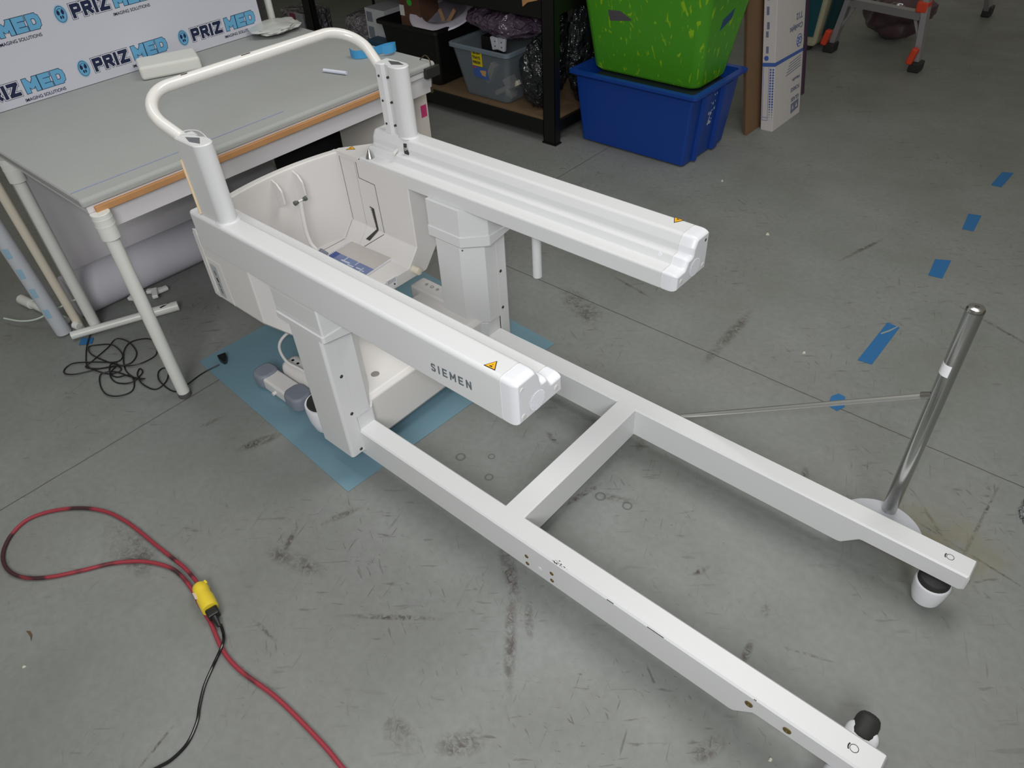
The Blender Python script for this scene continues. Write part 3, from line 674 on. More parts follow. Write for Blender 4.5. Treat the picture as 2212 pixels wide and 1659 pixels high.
# blue protective sheet
sh = MB().loft([[(x, y, z) for x, y in ((-1.125, -0.053), (-0.154, -0.110), (-0.104, 0.867), (-1.10, 0.93))] for z in (0.0008, 0.0018)])
def sheet_mat():
    m = mat('blue_sheet', rgb(112, 144, 158), .35, var=.08, vscale=3); return m
tag(sh.build('floor_sheet', sheet_mat(), smooth=False), 'flat translucent blue plastic sheet on the floor beneath the table frame', 'sheet')

# ================================================================== chrome post
st = thing('chrome_post', (1.16, 0.747, 0.106), 'polished chrome post with slanting brace rod fixed beside the far floor leg', 'post')
cyl('pole', (1.161, 0.747, 0.1045), (1.151, 0.743, 0.776), 0.0190, CHROME, st, seg=40)
MB().lathe([(0.0001, .001), (.004, .001), (.005, .006), (.009, .006), (.0165, .004), (.0193, -.002), (.0193, -.006)], (1.151, 0.743, .777), (-.015, 0, 1), 36).build('pole_cap', CHROME, st)
MB().lathe([(.0001, -.001), (.0045, -.001), (.0045, .0012), (.0001, .0012)], (1.151, 0.743, .7808), (-.015, 0, 1), 20).build('cap_hole', SEAM, st)
pf_ = [(1.163+math.cos(a)*.112, .6605+math.sin(a)*.108) for a in [math.pi*k/36 for k in range(37)]]
MB().prism(pf_, XY, .094, .105, .0015).build('mounting_plate', mat('grey_disc', rgb(176, 178, 184), .45), st)
cyl('brace_rod', (1.136, 0.742, 0.519), (0.553, 0.6685, 0.158), 0.0072, mat('satin_rod', rgb(214, 214, 212), .32, .9), st)
cyl('rod_weld', (1.146, .742, .525), (1.122, .741, .511), .0092, CHROME, st)
lbm = MB(); seg = 12
cc = Vector((1.1535, .744, .612)); A0 = math.atan2(-.8355-.744, 1.2659-1.1535)
lbm.loft([[cc+Vector((math.cos(A0+a)*r_, math.sin(A0+a)*r_, h)) for a in [R(-82+k*10) for k in range(10)]] for r_, h in ((.0191, -.016), (.0191, .016), (.0195, .016), (.0195, -.016))], cap=False, closed=False)
lbm.build('white_label', mat('label_white', rgb(250, 250, 255), .5), st)

# ================================================================== blue masking tape marks on the floor
TP = [([(0.812,3.134),(0.817,3.311),(0.864,3.331),(0.858,3.137)], 'small blue tape mark farthest up the floor from the chrome post'),
      ([(0.832,2.622),(0.813,2.781),(0.864,2.796),(0.877,2.63)], 'small blue tape mark second farthest from the chrome post'),
      ([(0.838,2.158),(0.82,2.30),(0.876,2.328),(0.89,2.166)], 'short blue tape mark between the long strip and two farther marks'),
      ([(0.823,1.456),(0.825,1.741),(0.872,1.736),(0.872,1.461)], 'longest blue tape strip with a torn pale slit at its end'),
      ([(0.837,1.164),(0.828,1.215),(0.842,1.243),(0.866,1.240),(0.884,1.190),(0.872,1.156)], 'blue tape scrap on the floor beneath the chrome brace rod')]
for pts, lb_ in TP:
    t = MB().loft([[(x, y, z) for x, y in pts] for z in (.0006, .0011)]).build('tape_mark', TAPE, smooth=False)
    tag(t, lb_, 'tape', 'blue tape marks in a line on the floor')
    if 'longest' in lb_:
        MB().loft([[(x, y, z) for x, y in ((.829, 1.66), (.848, 1.70), (.862, 1.738), (.866, 1.737), (.852, 1.69), (.834, 1.655))] for z in (.0011, .0014)]).build('torn_slit', mat('tape_slit', rgb(140, 146, 140), .6), t, smooth=False)
t = MB().loft([[(x, y, z) for x, y in ((-1.650,-0.275),(-1.615,-0.24),(-1.585,-0.262),(-1.618,-0.30))] for z in (.0006, .004)]).build('tape_scrap', TAPE, smooth=False)
tag(t, 'small crumpled blue tape scrap beside the white pipe end', 'tape')

# ================================================================== red extension cord
def cord_mat():
    m = mat('red_black_cord', rgb(170, 48, 62), .5); n = m.node_tree.nodes; L = m.node_tree.links; p = n['Principled BSDF']
    tc = n.new('ShaderNodeTexCoord'); nz = n.new('ShaderNodeTexNoise'); nz.inputs['Scale'].default_value = 7; nz.inputs['Detail'].default_value = 2
    L.new(tc.outputs['Object'], nz.inputs['Vector']); cr = n.new('ShaderNodeValToRGB'); cr.color_ramp.elements[0].position = .55; cr.color_ramp.elements[1].position = .60
    cr.color_ramp.elements[0].color = rgb(146, 48, 60); cr.color_ramp.elements[1].color = rgb(62, 34, 40)
    L.new(nz.outputs['Fac'], cr.inputs[0]); L.new(cr.outputs[0], p.inputs['Base Color']); return m
RC = [(1.9,-1.25),(1.5,-0.95),(1.15,-0.78),(0.85,-0.69),(0.62,-0.655),(0.48,-0.646),(0.39,-0.642),(0.23,-0.646),(0.096,-0.664),(0.011,-0.662),(-0.086,-0.639),(-0.158,-0.628),(-0.213,-0.617),(-0.274,-0.612),(-0.33,-0.617),(-0.391,-0.642),(-0.438,-0.674),(-0.485,-0.722),(-0.527,-0.785),(-0.579,-0.856),(-0.629,-0.901),(-0.685,-0.924),(-0.743,-0.924),(-0.793,-0.903),(-0.835,-0.86),(-0.85,-0.805),(-0.818,-0.739),(-0.757,-0.679),(-0.684,-0.639),(-0.604,-0.619),(-0.528,-0.610),(-0.446,-0.604),(-0.367,-0.597),(-0.297,-0.592),(-0.24,-0.594),(-0.205,-0.598)]
ec = thing('extension_cord', (-0.2, -0.6, 0), 'red and black extension cord looped on the floor with yellow socket end', 'cord')
MB().tube([(x, y, .0062 if i < 33 else .0062+.004*(i-32)) for i, (x, y) in enumerate(RC)], .0058, 10, 5).build('cable', cord_mat(), ec)
ax = Vector((0.105, -0.022, 0)).normalized(); c0 = Vector((-0.207, -0.598, .0225))
YEL = mat('yellow_socket', rgb(226, 200, 52), .35, coat=.2)
MB().lathe([(.0001, 0), (.009, 0), (.013, .004), (.019, .010), (.0205, .018), (.0225, .030), (.0205, .033), (.0205, .052), (.0225, .056), (.0225, .090), (.0215, .101), (.0001, .102)], c0, ax, 32).build('socket_body', YEL, ec, ang=50)
MB().box((-.006, -.004, -.004), (.006, .004, .006), .002, Matrix.Translation(c0+ax*.012+Vector((.004, .018, .004)))).build('strain_screw', YEL, ec)
sd_ = Vector((ax.y, -ax.x, 0))
MB().box((-.012, -.0008, -.006), (.012, .0008, .006), 0, Matrix.Translation(c0+ax*.045+sd_*.0172+Vector((0, 0, .0125))) @ Matrix.Rotation(math.atan2(ax.y, ax.x), 4, 'Z') @ Matrix.Rotation(R(50), 4, 'X')).build('maker_sticker', mat('sticker_grey', rgb(200, 190, 190), .5), ec)
bc = thing('power_lead', (-0.09, -0.62, 0), 'thin black power lead plugged into the yellow socket', 'power lead')
pc = c0+ax*.103
MB().box((-.001, -.015, -.012), (.028, .017, .012), .005, Matrix.Translation(pc) @ Matrix.Rotation(math.atan2(ax.y, ax.x), 4, 'Z')).build('plug', BLACK, bc)
MB().cyl(pc+ax*.026, pc+ax*.055+Vector((0, 0, -.010)), .0085, .0052, 16).build('strain_relief', BLACK, bc)
BL = [(-0.056,-0.625),(-0.032,-0.634),(-0.005,-0.647),(0.012,-0.668),(0.030,-0.705),(0.058,-0.745),(0.095,-0.781),(0.125,-0.806),(0.152,-0.847),(0.157,-0.89),(0.148,-0.922),(0.13,-0.98),(0.15,-1.05),(0.24,-1.2),(0.3,-1.45),(0.2,-1.8)]
MB().tube([(x, y, .011 if i == 0 else (.0145 if 2 <= i <= 3 else .005)) for i, (x, y) in enumerate(BL)], .0040, 10, 5).build('lead_cable', mat('glossy_black_cable', rgb(14, 14, 14), .2), bc)

# black cable tangle ending in a plug on the blue sheet
TG = [(-1.665, -0.223), (-1.595, -0.272), (-1.533, -0.31), (-1.451, -0.342), (-1.38, -0.333), (-1.332, -0.307), (-1.316, -0.272), (-1.353, -0.272), (-1.398, -0.318), (-1.447, -0.35), (-1.46, -0.313), (-1.501, -0.237), (-1.525, -0.186), (-1.459, -0.167), (-1.376, -0.178), (-1.327, -0.223), (-1.343, -0.265), (-1.398, -0.318), (-1.434, -0.392), (-1.468, -0.419), (-1.506, -0.408), (-1.51, -0.37), (-1.445, -0.314), (-1.385, -0.256), (-1.403, -0.222), (-1.491, -0.216), (-1.552, -0.251), (-1.563, -0.284), (-1.503, -0.299), (-1.415, -0.279), (-1.338, -0.255), (-1.293, -0.215), (-1.294, -0.15), (-1.318, -0.121), (-1.387, -0.1), (-1.437, -0.113), (-1.454, -0.164), (-1.408, -0.214), (-1.312, -0.258), (-1.228, -0.261), (-1.19, -0.241), (-1.246, -0.264), (-1.326, -0.292), (-1.352, -0.334), (-1.292, -0.366), (-1.22, -0.374), (-1.174, -0.35), (-1.17, -0.304), (-1.213, -0.272), (-1.26, -0.269), (-1.295, -0.301), (-1.332, -0.307), (-1.377, -0.285), (-1.385, -0.262), (-1.357, -0.27), (-1.323, -0.312), (-1.264, -0.317), (-1.212, -0.282), (-1.23, -0.229), (-1.271, -0.22), (-1.237, -0.246), (-1.17, -0.261), (-1.108, -0.245), (-1.108, -0.201), (-1.149, -0.166), (-1.195, -0.156), (-1.188, -0.185), (-1.135, -0.211), (-1.057, -0.211), (-1.022, -0.194), (-1.029, -0.152), (-1.048, -0.083), (-1.036, -0.017), (-1.015, 0.011), (-1.019, -0.021), (-1.066, -0.011)]
tg = thing('tangled_cable', (-1.3, -0.25, 0), 'thin black cable in a messy coil on the floor around the white table leg', 'cable')
P = [(x, y, .003+.007*(0.5+0.5*math.sin(i*2.1))) for i, (x, y) in enumerate(TG[:-3])]
MB().tube(P, .0026, 8, 5).build('cable', mat('matt_black_cable', rgb(18, 18, 20), .45), tg)
d_ = (Vector((-1.062, .008, 0))-Vector((-1.018, -.006, 0))).normalized()
mm = Matrix.Translation((-1.045, .010, .012)) @ Matrix.Rotation(math.atan2(d_.y, d_.x), 4, 'Z')
MB().loft([[mm @ Vector(q) for q in l] for l in ([(-.022, -.005, -.008), (-.022, .005, -.008), (-.022, .005, .006), (-.022, -.005, .006)], [(.002, -.014, -.0105), (.002, .014, -.0105), (.002, .014, .010), (.002, -.014, .010)], [(.024, -.016, -.0105), (.024, .016, -.0105), (.024, .016, .011), (.024, -.016, .011)])]).build('plug', BLACK, tg)

# dry leaf and paint crumbs on the floor
tag(MB().loft([[(x, y, z) for x, y in ((-.462, -.975), (-.452, -.968), (-.436, -.969), (-.420, -.978), (-.436, -.9745), (-.452, -.974))] for z in (.001, .002)]).build('dry_leaf', mat('leaf_brown', rgb(92, 72, 50), .8), smooth=False), 'tiny dry brown leaf on the floor left of the black lead', 'leaf')
CR = [((0.168,2.079), .011, 'pale crumb on the floor beyond the tip of the far rail'), ((-0.254,2.433), .010, 'pale crumb on the floor to the right of the blue tote'), ((-0.359,-1.021), .006, 'pale crumb on the floor near the bottom left corner'), ((0.657,1.379), .008, 'pale crumb on the floor left of the longest tape strip'), ((1.208,-0.014), .007, 'pale crumb on the floor beside the near leg end')]
for (x, y), s, lb_ in CR:
    random.seed(int(x*1000)); m_ = MB(); n_ = 6; pr = [(math.cos(k)*s*random.uniform(.5, 1), math.sin(k)*s*random.uniform(.5, 1)) for k in [j*2*math.pi/n_ for j in range(n_)]]
    m_.loft([[(x+u, y+v, .0005) for u, v in pr], [(x+u*.6, y+v*.6, s*.7) for u, v in pr]])
    tag(m_.build('floor_crumb', mat('crumb', rgb(200, 200, 186), .7)), lb_, 'debris', 'pale crumbs on the floor')

# ================================================================== PVC work table
tb2 = thing('work_table', (-1.5, 0.5, 0), 'white work table on plastic pipe legs with grey foam padded top', 'table')
x0, x1, y0, y1 = -2.06, -1.0, -0.225, 1.235
fp = fillet([(x0, .762), (x1, .762), (x1, .788), (x0, .788)], [0, .006, .022, .002], 6)
MB().loft([[(u, t, v) for u, v in (inset(fp, .004) if e else fp)] for t, e in ((y0, 1), (y0+.004, 0), (y1-.004, 0), (y1, 1))]).build('foam_top', FOAM, tb2)
box('top_board', (x0, y0+.01, .742), (x1-.004, y1-.005, .762), WHITEB, tb2, .001)
box('wood_strip', (x1-.012, y0+.03, .738), (x1+.008, 1.06, .758), WOOD, tb2, .002)
box('front_apron', (-1.030, y0+.05, .672), (-1.012, y1-.02, .742), WHITEB, tb2, .001)
box('side_apron', (-1.95, y0+.045, .690), (-1.03, y0+.060, .742), WHITEB, tb2, .001)
MB().box((-1.075, -.218, .7885), (-1.071, .55, .7900), 0).build('clear_tape_strip', mat('clear_tape', rgb(150, 160, 186), .2), tb2)
def pleg(x, y):
    l = cyl('leg', (x, y, .018), (x, y, .70), .0215, PVC, tb2)
    cyl('leg_socket', (x, y, .655), (x, y, .7415), .029, PVC, l, ch=.0015)
    for z in (.700, .722): cyl('socket_ring', (x, y, z), (x, y, z+.004), .0298, PVC, l)
    cyl('leg_foot', (x, y, 0), (x, y, .02), .0235, mat('dark_foot_rubber', rgb(84, 84, 86), .6), l, ch=.002)
pleg(-0.990, -0.190); pleg(-1.668, -0.200); pleg(-1.46, 1.19)
pleg(-2.0, 1.17)

# things on the table
fb = MB().box((-.118, -.075, 0), (.118, .075, .052), .012, Matrix.Translation((-1.86, .555, .789)) @ Matrix.Rotation(R(68), 4, 'Z'))
tag(fb.build('foam_block', FOAML), 'white rectangular foam block on the table against the printed banner', 'foam block')
tt = MB(); tt.lathe([(.003, 0), (.0065, 0), (.0068, .003), (.0068, .108), (.0065, .110), (.003, .110), (.003, .10)], (-1.283, .897, .7965), Vector((.107, .028, 0)).normalized(), 20)
tag(tt.build('plastic_tube', mat('tube_white', rgb(226, 230, 246), .3)), 'short white plastic tube lying on the grey foam table top', 'tube')
def ribbon(pts, wd, th, m, nm):
    P_ = catmull([Vector(p) for p in pts], 6); L_ = []
    for i, p in enumerate(P_):
        d = (P_[min(i+1, len(P_)-1)]-P_[max(i-1, 0)]).normalized(); s_ = d.cross(Vector((0, 0, 1))); s_ = s_.normalized() if s_.length > 1e-4 else Vector((1, 0, 0)); nn = Vector((0, 0, 1))
        L_.append([p-nn*wd/2-s_*th, p+nn*wd/2-s_*th, p+nn*wd/2+s_*th, p-nn*wd/2+s_*th])
    return MB().loft(L_).build(nm, m)
rbn = ribbon([(-1.345, 1.085, .806), (-1.30, 1.07, .806), (-1.27, 1.10, .806), (-1.262, 1.15, .806), (-1.252, 1.205, .808), (-1.215, 1.222, .815), (-1.20, 1.19, .815), (-1.225, 1.16, .812)], .032, .001, BLUEC, 'rubber_strap')
tag(rbn, 'bright blue rubber strap curled on the right end of the table', 'strap')
random.seed(9)
def blob(name, c, s, m, parent=None, amp=.25, freq=6, sub=4, seed=0, flat=None, ang=80):
    bm = bmesh.new(); bmesh.ops.create_icosphere(bm, subdivisions=sub, radius=1)
    for v in bm.verts:
        n_ = noise.noise(v.co*freq*.35+Vector((seed, seed*2.1, 0)))*amp + noise.noise(v.co*freq+Vector((seed*3.3, 0, seed)))*amp*.5 + (1-abs(noise.noise(v.co*freq*1.7+Vector((0, seed, 0)))*2))*amp*.15
        q = v.co*(1+n_)
        if flat is not None: q = Vector([math.copysign(abs(a)**flat, a) for a in q])
        q = Vector((q.x*s[0], q.y*s[1], q.z*s[2]))
        v.co = q
    zmin = min(v.co.z for v in bm.verts)
    for v in bm.verts: v.co += Vector(c)-Vector((0, 0, zmin))
    me = bpy.data.meshes.new(name); bm.to_mesh(me); bm.free()
    return link(name, me, m, parent, True, ang)
bagm = mat('milky_bag', rgb(200, 202, 198), .35, bump=.6, bscale=25)
tag(blob('plastic_bag', (-1.93, 1.12, .789), (.10, .11, .018), bagm, amp=.35, freq=4, seed=2, sub=4), 'flat crumpled milky plastic bag on the far corner of the table', 'bag')

# printed banner board behind the table
bn = thing('banner_board', (-2.0, 0.3, 0.79), 'white banner board with repeated blue and navy company logos behind the table', 'banner')
bx_ = -1.985
box('board', (bx_-.008, -0.75, .790), (bx_, 1.098, 1.75), mat('banner_white', rgb(206, 207, 218), .4), bn, .001)
box('board_edge', (bx_-.03, 1.099, .790), (bx_-.008, 1.128, 1.75), mat('banner_edge_dark', rgb(46, 40, 42), .6), bn, .001)
def logo(yc, zc, tilt=0.012):
    X = Vector((0, 1, tilt)).normalized(); Z = Vector((0, 0, 1)); o = Vector((bx_, yc, zc))
    # emblem: pale halo, dark ring, two lung-like halves
    def dsc(nm, rx, rz, m, lift, dy=0, dz=0, par=bn):
        return MB().loft([[o+X*(dy+math.cos(a)*rx)+Z*(dz+math.sin(a)*rz)+Vector((h, 0, 0)) for a in [k*2*math.pi/28 for k in range(28)]] for h in (lift-.0003, lift)]).build(nm, m, par, smooth=False)
    em = dsc('emblem', .0245, .0325, mat('halo_blue', rgb(158, 194, 220), .5), .0008)
    dsc('emblem_ring', .0205, .0285, NAVY, .0012, par=em); dsc('emblem_disc', .0188, .0266, LBLUE, .0016, par=em)
    for s_ in (-1, 1):
        dsc('emblem_lobe', .0055, .0085, NAVY, .0020, s_*.0082, .006, par=em)
        dsc('emblem_lobe', .0030, .0060, NAVY, .0020, s_*.0040, -.010, par=em)
    for k in range(5): dsc('emblem_dot', .0016, .0016, NAVY, .0020, -.010+k*.005, .0195-abs(k-2)*.002, par=em)
    # wordmark in heavy block strokes: rim, pale inline, fill
    ox = o+X*.040-Z*.0245
    for nm, gr, m_, lift in (('wordmark_outline', .10, NAVY, .0006), ('wordmark_inline', .065, PWHITE, .0010), ('wordmark', .012, NAVY, .0014)):
        strokes(nm, 'PRIZ', .048, ox, X, Z, m_, bn, lift, gr, adv=.86, wide=.86)
    for nm, gr, m_, lift in (('wordmark_outline', .085, NAVY, .0007), ('wordmark', .045, LBLUE, .0012)):
        strokes(nm, 'MED', .048, ox+X*.168, X, Z, m_, bn, lift, gr, adv=1.09, wide=.98)
    text('tagline', 'IMAGING SOLUTIONS', .0160, o+X*.188-Z*.052, X, Z, NAVY, bn, off=.0001, width=.155, lift=.0006)
for r_ in range(3):
    for c_ in (-2, -1, 0, 1):
        yc = 0.272+c_*0.437; zc = 0.853+r_*0.197+c_*0.005
        if yc+.36 > -0.2 and yc < 1.0 and (r_ < 2): logo(yc, zc)
# white pipe standing beside the banner
tag(cyl('upright_pipe', (-2.06, 1.200, 0), (-2.06, 1.200, 1.6), .0165, PVC), 'white plastic pipe standing upright beside the right edge of the banner', 'pipe')

# things below the table
tag(box('white_foam_board', (-1.985, -0.16, .002), (-1.935, 0.93, .735), WHITEB, None, .003), 'large white foam panel standing under the back of the work table', 'panel')
tag(cyl('paper_roll', (-1.825, -0.20, .0925), (-1.795, 0.95, .0925), .0925, ROLLM, None, seg=40, ch=.003), 'thick white roll lying on the floor under the work table', 'roll')
POLES = [((-1.705, -.247), (-.02, -.02), .0165, mat('cream_pipe', rgb(216, 206, 190), .4), 'cream plastic pipe standing in the middle of the pole bundle under the table end'),
         ((-1.752, -.300), (-.02, -.05), .030, mat('lettered_tube', rgb(196, 200, 208), .5), 'thick pale tube leftmost of the pole bundle with faint blue lettering')]
for (x, y), (dx, dy), r_, m_, lb_ in POLES:
    o = cyl('leaning_tube', (x, y, .005), (x+dx, y+dy, 1.05), r_, m_, None, ch=.001); tag(o, lb_, 'tube')
    if r_ > .02:
        for k, z in enumerate((.12, .22, .31, .40, .52, .60)):
            c = Vector((x+dx*z, y+dy*z, z)); an = R(-38)
            MB().loft([[c+Vector((math.cos(an+a)*rr_, math.sin(an+a)*rr_, h)) for a in (-.35, -.1, .15, .35)] for rr_, h in ((.0301, -.022), (.0301, .020), (.0305, .020), (.0305, -.022))], cap=False, closed=False).build('faint_lettering', mat('faint_blue', rgb(150, 186, 208), .6), o)
pt = thing('pipe_foot', (-1.6, -.15, 0), 'white plastic pipe lying on the floor across the foot of the pole bundle', 'pipe')
cyl('pipe', (-1.672, -.298, .022), (-1.535, .030, .022), .0165, PVC, pt); cyl('pipe_coupling', (-1.552, -.010, .022), (-1.510, .088, .022), .0205, PVC, pt, ch=.002)
box('printed_mark', (-1.530, .020, .0412), (-1.522, .062, .0422), BLK, pt, 0)
cyl('pipe_opening', (-1.700, -.262, .045), (-1.678, -.254, .040), .0160, PVC, pt)
p2 = thing('short_pipe', (-1.95, -.3, 0), 'short white pipe with a coupling end on the floor at far left', 'pipe')
cyl('pipe', (-2.06, -.305, .020), (-1.80, -.262, .020), .0150, PVC, p2); cyl('pipe_coupling', (-2.13, -.316, .020), (-2.045, -.303, .020), .021, PVC, p2, ch=.002)
tag(MB().tube([(-2.02, -.425, .03), (-1.93, -.39, .035), (-1.86, -.345, .05), (-1.80, -.285, .085), (-1.73, -.205, .125), (-1.70, -.18, .135)], .0035, 8, 5).build('cable_tie', mat('tie_green_white', rgb(206, 222, 208), .4)), 'long pale cable tie around the pole bundle with a loose tail', 'cable tie')
pb = thing('plastic_bracket', (-1.69, .04, 0), 'small white forked plastic bracket on the floor behind the table leg', 'bracket')
for k, (dx, dy) in enumerate(((-.03, .05), (.0, .06), (-.05, -.03), (.02, .03))):
    MB().box((-.012, -.035, .002), (.012, .035, .018), .004, Matrix.Translation((-1.69+dx, .04+dy, .001+.006*k)) @ Matrix.Rotation(R(35*k-40), 4, 'Z')).build('prong', PVC, pb)
tag(blob('black_bag', (-1.56, 1.02, .0), (.13, .26, .24), mat('black_cloth', rgb(14, 14, 15), .9), amp=.12, freq=3, seed=5, flat=.6), 'black fabric bag under the right half of the work table', 'bag')
# spotted box and white carton
sb = thing('spotted_box', (-1.95, 1.4, 0), 'white box with pink round spots on the floor behind the work table', 'box')
box('box_body', (-2.25, 1.16, 0), (-1.85, 1.66, .42), mat('spot_box_white', rgb(226, 220, 226), .6), sb, .003)
for iz in range(3):
    for iy in range(7):
        y = 1.195+iy*.062; z = .365-iz*.07; MB().loft([[(-1.85+h, y+math.cos(a)*.019, z+math.sin(a)*.022) for a in [k*2*math.pi/24 for k in range(24)]] for h in (-.001, .0008)]).build('pink_spot', PINK, sb, smooth=False)
cbn = thing('white_carton', (-1.2, 1.1, 0), 'tall white carton with pink sticker standing under the right end of the work table', 'box')
box('box_body', (-1.40, 0.99, 0), (-1.072, 1.232, .665), mat('carton_white', rgb(220, 212, 204), .6), cbn, .003)
box('pink_sticker', (-1.0722, 1.190, .555), (-1.0712, 1.222, .605), PINK, cbn, 0)
ck = thing('spring_clip', (-1.0, 1.2, .75), 'dark metal spring clip with dangling keys on the right table corner', 'clip')
box('clip_jaw', (-1.005, 1.17, .735), (-.985, 1.245, .775), mat('dark_clip', rgb(60, 62, 58), .4, .5), ck, .003)
MB().tube([(-1.06, 1.21, .79), (-1.03, 1.215, .81), (-1.0, 1.21, .79), (-.992, 1.20, .73), (-.990, 1.195, .70)], .0022, 8).build('clip_wire', mat('brassy_chain', rgb(92, 82, 58), .4, .7), ck)
box('dangling_key', (-.995, 1.188, .675), (-.990, 1.202, .70), mat('brassy_chain', rgb(120, 104, 60), .4, .7), ck, .002)

# ================================================================== black shelving rack
rk = thing('shelving_rack', (-1.3, 2.6, 0), 'black steel storage rack with a wooden lower deck full of totes and film', 'rack')
RX0, RX1, RY0, RY1 = -3.42, -1.226, 2.29, 2.93
for (x, y) in ((RX1-.085, RY0), (RX0, RY0), (RX1-.085, RY1-.04), (-2.72, RY1-.04), (RX0, RY1-.04)):
    p_ = MB().box((x, y, .004), (x+.085, y+.004, 1.9)).box((x, y, .004), (x+.004, y+.045, 1.9)).box((x+.081, y, .004), (x+.085, y+.045, 1.9)).build('rack_post', RACK, rk, smooth=False)
    box('post_foot', (x-.006, y-.006, 0), (x+.091, y+.05, .008), RACK, p_, 0)
for z0, z1 in ((.045, .125), (.655, .742)):
    for y in (RY0+.006, RY1-.03): box('rack_beam', (RX0+.02, y, z0), (RX1-.02, y+.03, z1), RACK, rk, .003)
    for x in (RX1-.04, RX0+.01, -2.3): box('cross_member', (x, RY0+.04, z0+.02), (x+.03, RY1-.03, z1), RACK, rk, .002)
DECK = mat('deck_chipboard', rgb(112, 90, 66), .8, var=.15, vscale=20)
box('lower_deck', (RX0+.03, RY0+.012, .125), (RX1-.03, RY1-.01, .140), DECK, rk, .001)
box('upper_deck', (RX0+.03, RY0+.012, .742), (RX1-.03, RY1-.01, .757), DECK, rk, .001)
MB().loft([[(x, RY0+.004-h, z) for x, z in ((-1.44, .757), (-1.335, .757), (-1.335, .742), (-1.40, .725), (-1.435, .70))] for h in (0, .004)]).build('torn_wood_chip', WOOD, rk, smooth=False)
tag(MB().lathe([(.085, 0), (.10, .01), (.11, .10), (.105, .10), (.095, .012), (.0001, .010)], (-1.46, 2.42, .758), (0, 0, 1), 36).build('white_bowl', PVC), 'round white bowl on the upper deck of the black rack', 'bowl')

def tote(name, x0, y0, x1, y1, z0, z1, fl, m, rim=.02, th=.004, label=None, cat='tote', rimm=None):
    """open tapered tub with rim, real wall thickness; x0.. are bottom dims, fl flare at the top"""
    t = thing(name, ((x0+x1)/2, (y0+y1)/2, z0), label, cat)
    def rr(a, z, e, r=.03): return [(u, v, z) for u, v in fillet([(x0-e, y0-e), (x1+e, y0-e), (x1+e, y1+e), (x0-e, y1+e)], r, 4)]
    MB().loft([rr(0, z0+.004, -.004), rr(0, z0+.010, 0), rr(0, z1, fl), rr(0, z1, fl-th), rr(0, z0+.012, -th)]).build('tub', m, t)
    MB().loft([rr(0, z1-.018, fl-.001), rr(0, z1-.018, fl+rim), rr(0, z1, fl+rim), rr(0, z1+.003, fl+rim-.004), rr(0, z1+.003, fl-.002)], cap=False).build('rim', rimm or m, t)
    return t
bt = tote('black_tote', -2.60, 2.33, -2.17, 2.73, .141, .475, .035, BTOTE, label='deep black plastic tote holding a round white tray on the rack deck')
cbx2 = thing('brown_carton', (-2.4, 2.5, .3), 'brown carton with green dot and white label sticking out of the black tote', 'box')
box('carton_body', (-2.54, 2.40, .16), (-2.36, 2.56, .60), mat('dark_brown_card', rgb(92, 62, 46), .8), cbx2, .002)
MB().loft([[(-2.445+math.cos(a)*.022, 2.40-h, .572+math.sin(a)*.018) for a in [k*2*math.pi/20 for k in range(20)]] for h in (0, .001)]).build('green_dot', mat('green_dot', rgb(60, 180, 50), .6), cbx2, smooth=False)
box('white_label', (-2.54, 2.3985, .49), (-2.50, 2.40, .55), PVC, cbx2, 0)
# curled white tray in the tote
tr2 = MB().lathe([(.145, 0), (.150, .05), (.180, .062), (.222, .056), (.228, .048), (.222, .050), (.180, .054), (.155, .044), (.150, 0)], (-2.28, 2.55, .492), (.10, -.42, 1), 44).build('curled_tray', mat('tray_white', rgb(206, 200, 214), .4)); tag(tr2, 'round white plastic tray rim tilted on top of the black tote', 'tray')
for i, (x, z, l, rz) in enumerate(((-2.22, .47, .10, 40), (-2.26, .47, .07, -25), (-2.18, .47, .08, 65))):
    o = MB().box((-.012, -.006, 0), (.012, .006, l), .002, Matrix.Translation((x, 2.50, z)) @ Matrix.Rotation(R(rz), 4, 'Y')).build('wood_offcut', mat('pale_offcut', rgb(178, 138, 104), .7))
    tag(o, ('tan wood offcut leaning right inside the round tray', 'short tan wood offcut leaning left inside the round tray', 'tan wood offcut lying low inside the round tray')[i], 'offcut', 'wood offcuts in the round tray')
bt_lab = box('side_label', (-2.37, 2.3185, .32), (-2.30, 2.3195, .40), mat('tote_label_dark', rgb(70, 78, 84), .6), bt, 0)

ct = tote('clear_tote', -1.955, 2.335, -1.61, 2.64, .141, .440, .05, BLUETR, rim=.012, label='translucent plastic tote with yellow note and blue label on the rack deck', rimm=mat('tote_rim_grey', rgb(120, 134, 146), .3, alpha=.8))
yn = MB().loft([[(x, 2.285+dy-h, z) for x, z, dy in ((-1.833, .432, 0), (-1.753, .432, 0), (-1.765, .336, .016), (-1.843, .336, .016))] for h in (0, .0012)]).build('yellow_note', mat('note_yellow', rgb(222, 200, 30), .6), ct, smooth=False)
nx = Vector((1, 0, 0)); nz_ = Vector((0, -.16, 1)).normalized()
for k, s_ in enumerate(('180 8W', 'TRAYS', 'WINDOW')):
    text('note_writing', s_, .024, (-1.827-.003*k, 2.2832+.0045*k, .408-.028*k), nx, nz_, BLK, yn, off=.0003, width=.062, lift=.0006)
bl_ = MB().loft([[(x, 2.302+dy-h, z) for x, z, dy in ((-1.850, .334, 0), (-1.737, .330, 0), (-1.733, .262, .011), (-1.843, .268, .011))] for h in (0, .0010)]).build('blue_label', mat('label_blue', rgb(64, 98, 170), .5), ct, smooth=False)
MB().loft([[(x, 2.3015+dy-h, z) for x, z, dy in ((-1.793, .312, .003), (-1.741, .318, .002), (-1.755, .280, .009), (-1.780, .285, .008))] for h in (0, .0014)]).build('label_picture', mat('label_ochre', rgb(204, 160, 96), .5), bl_, smooth=False)
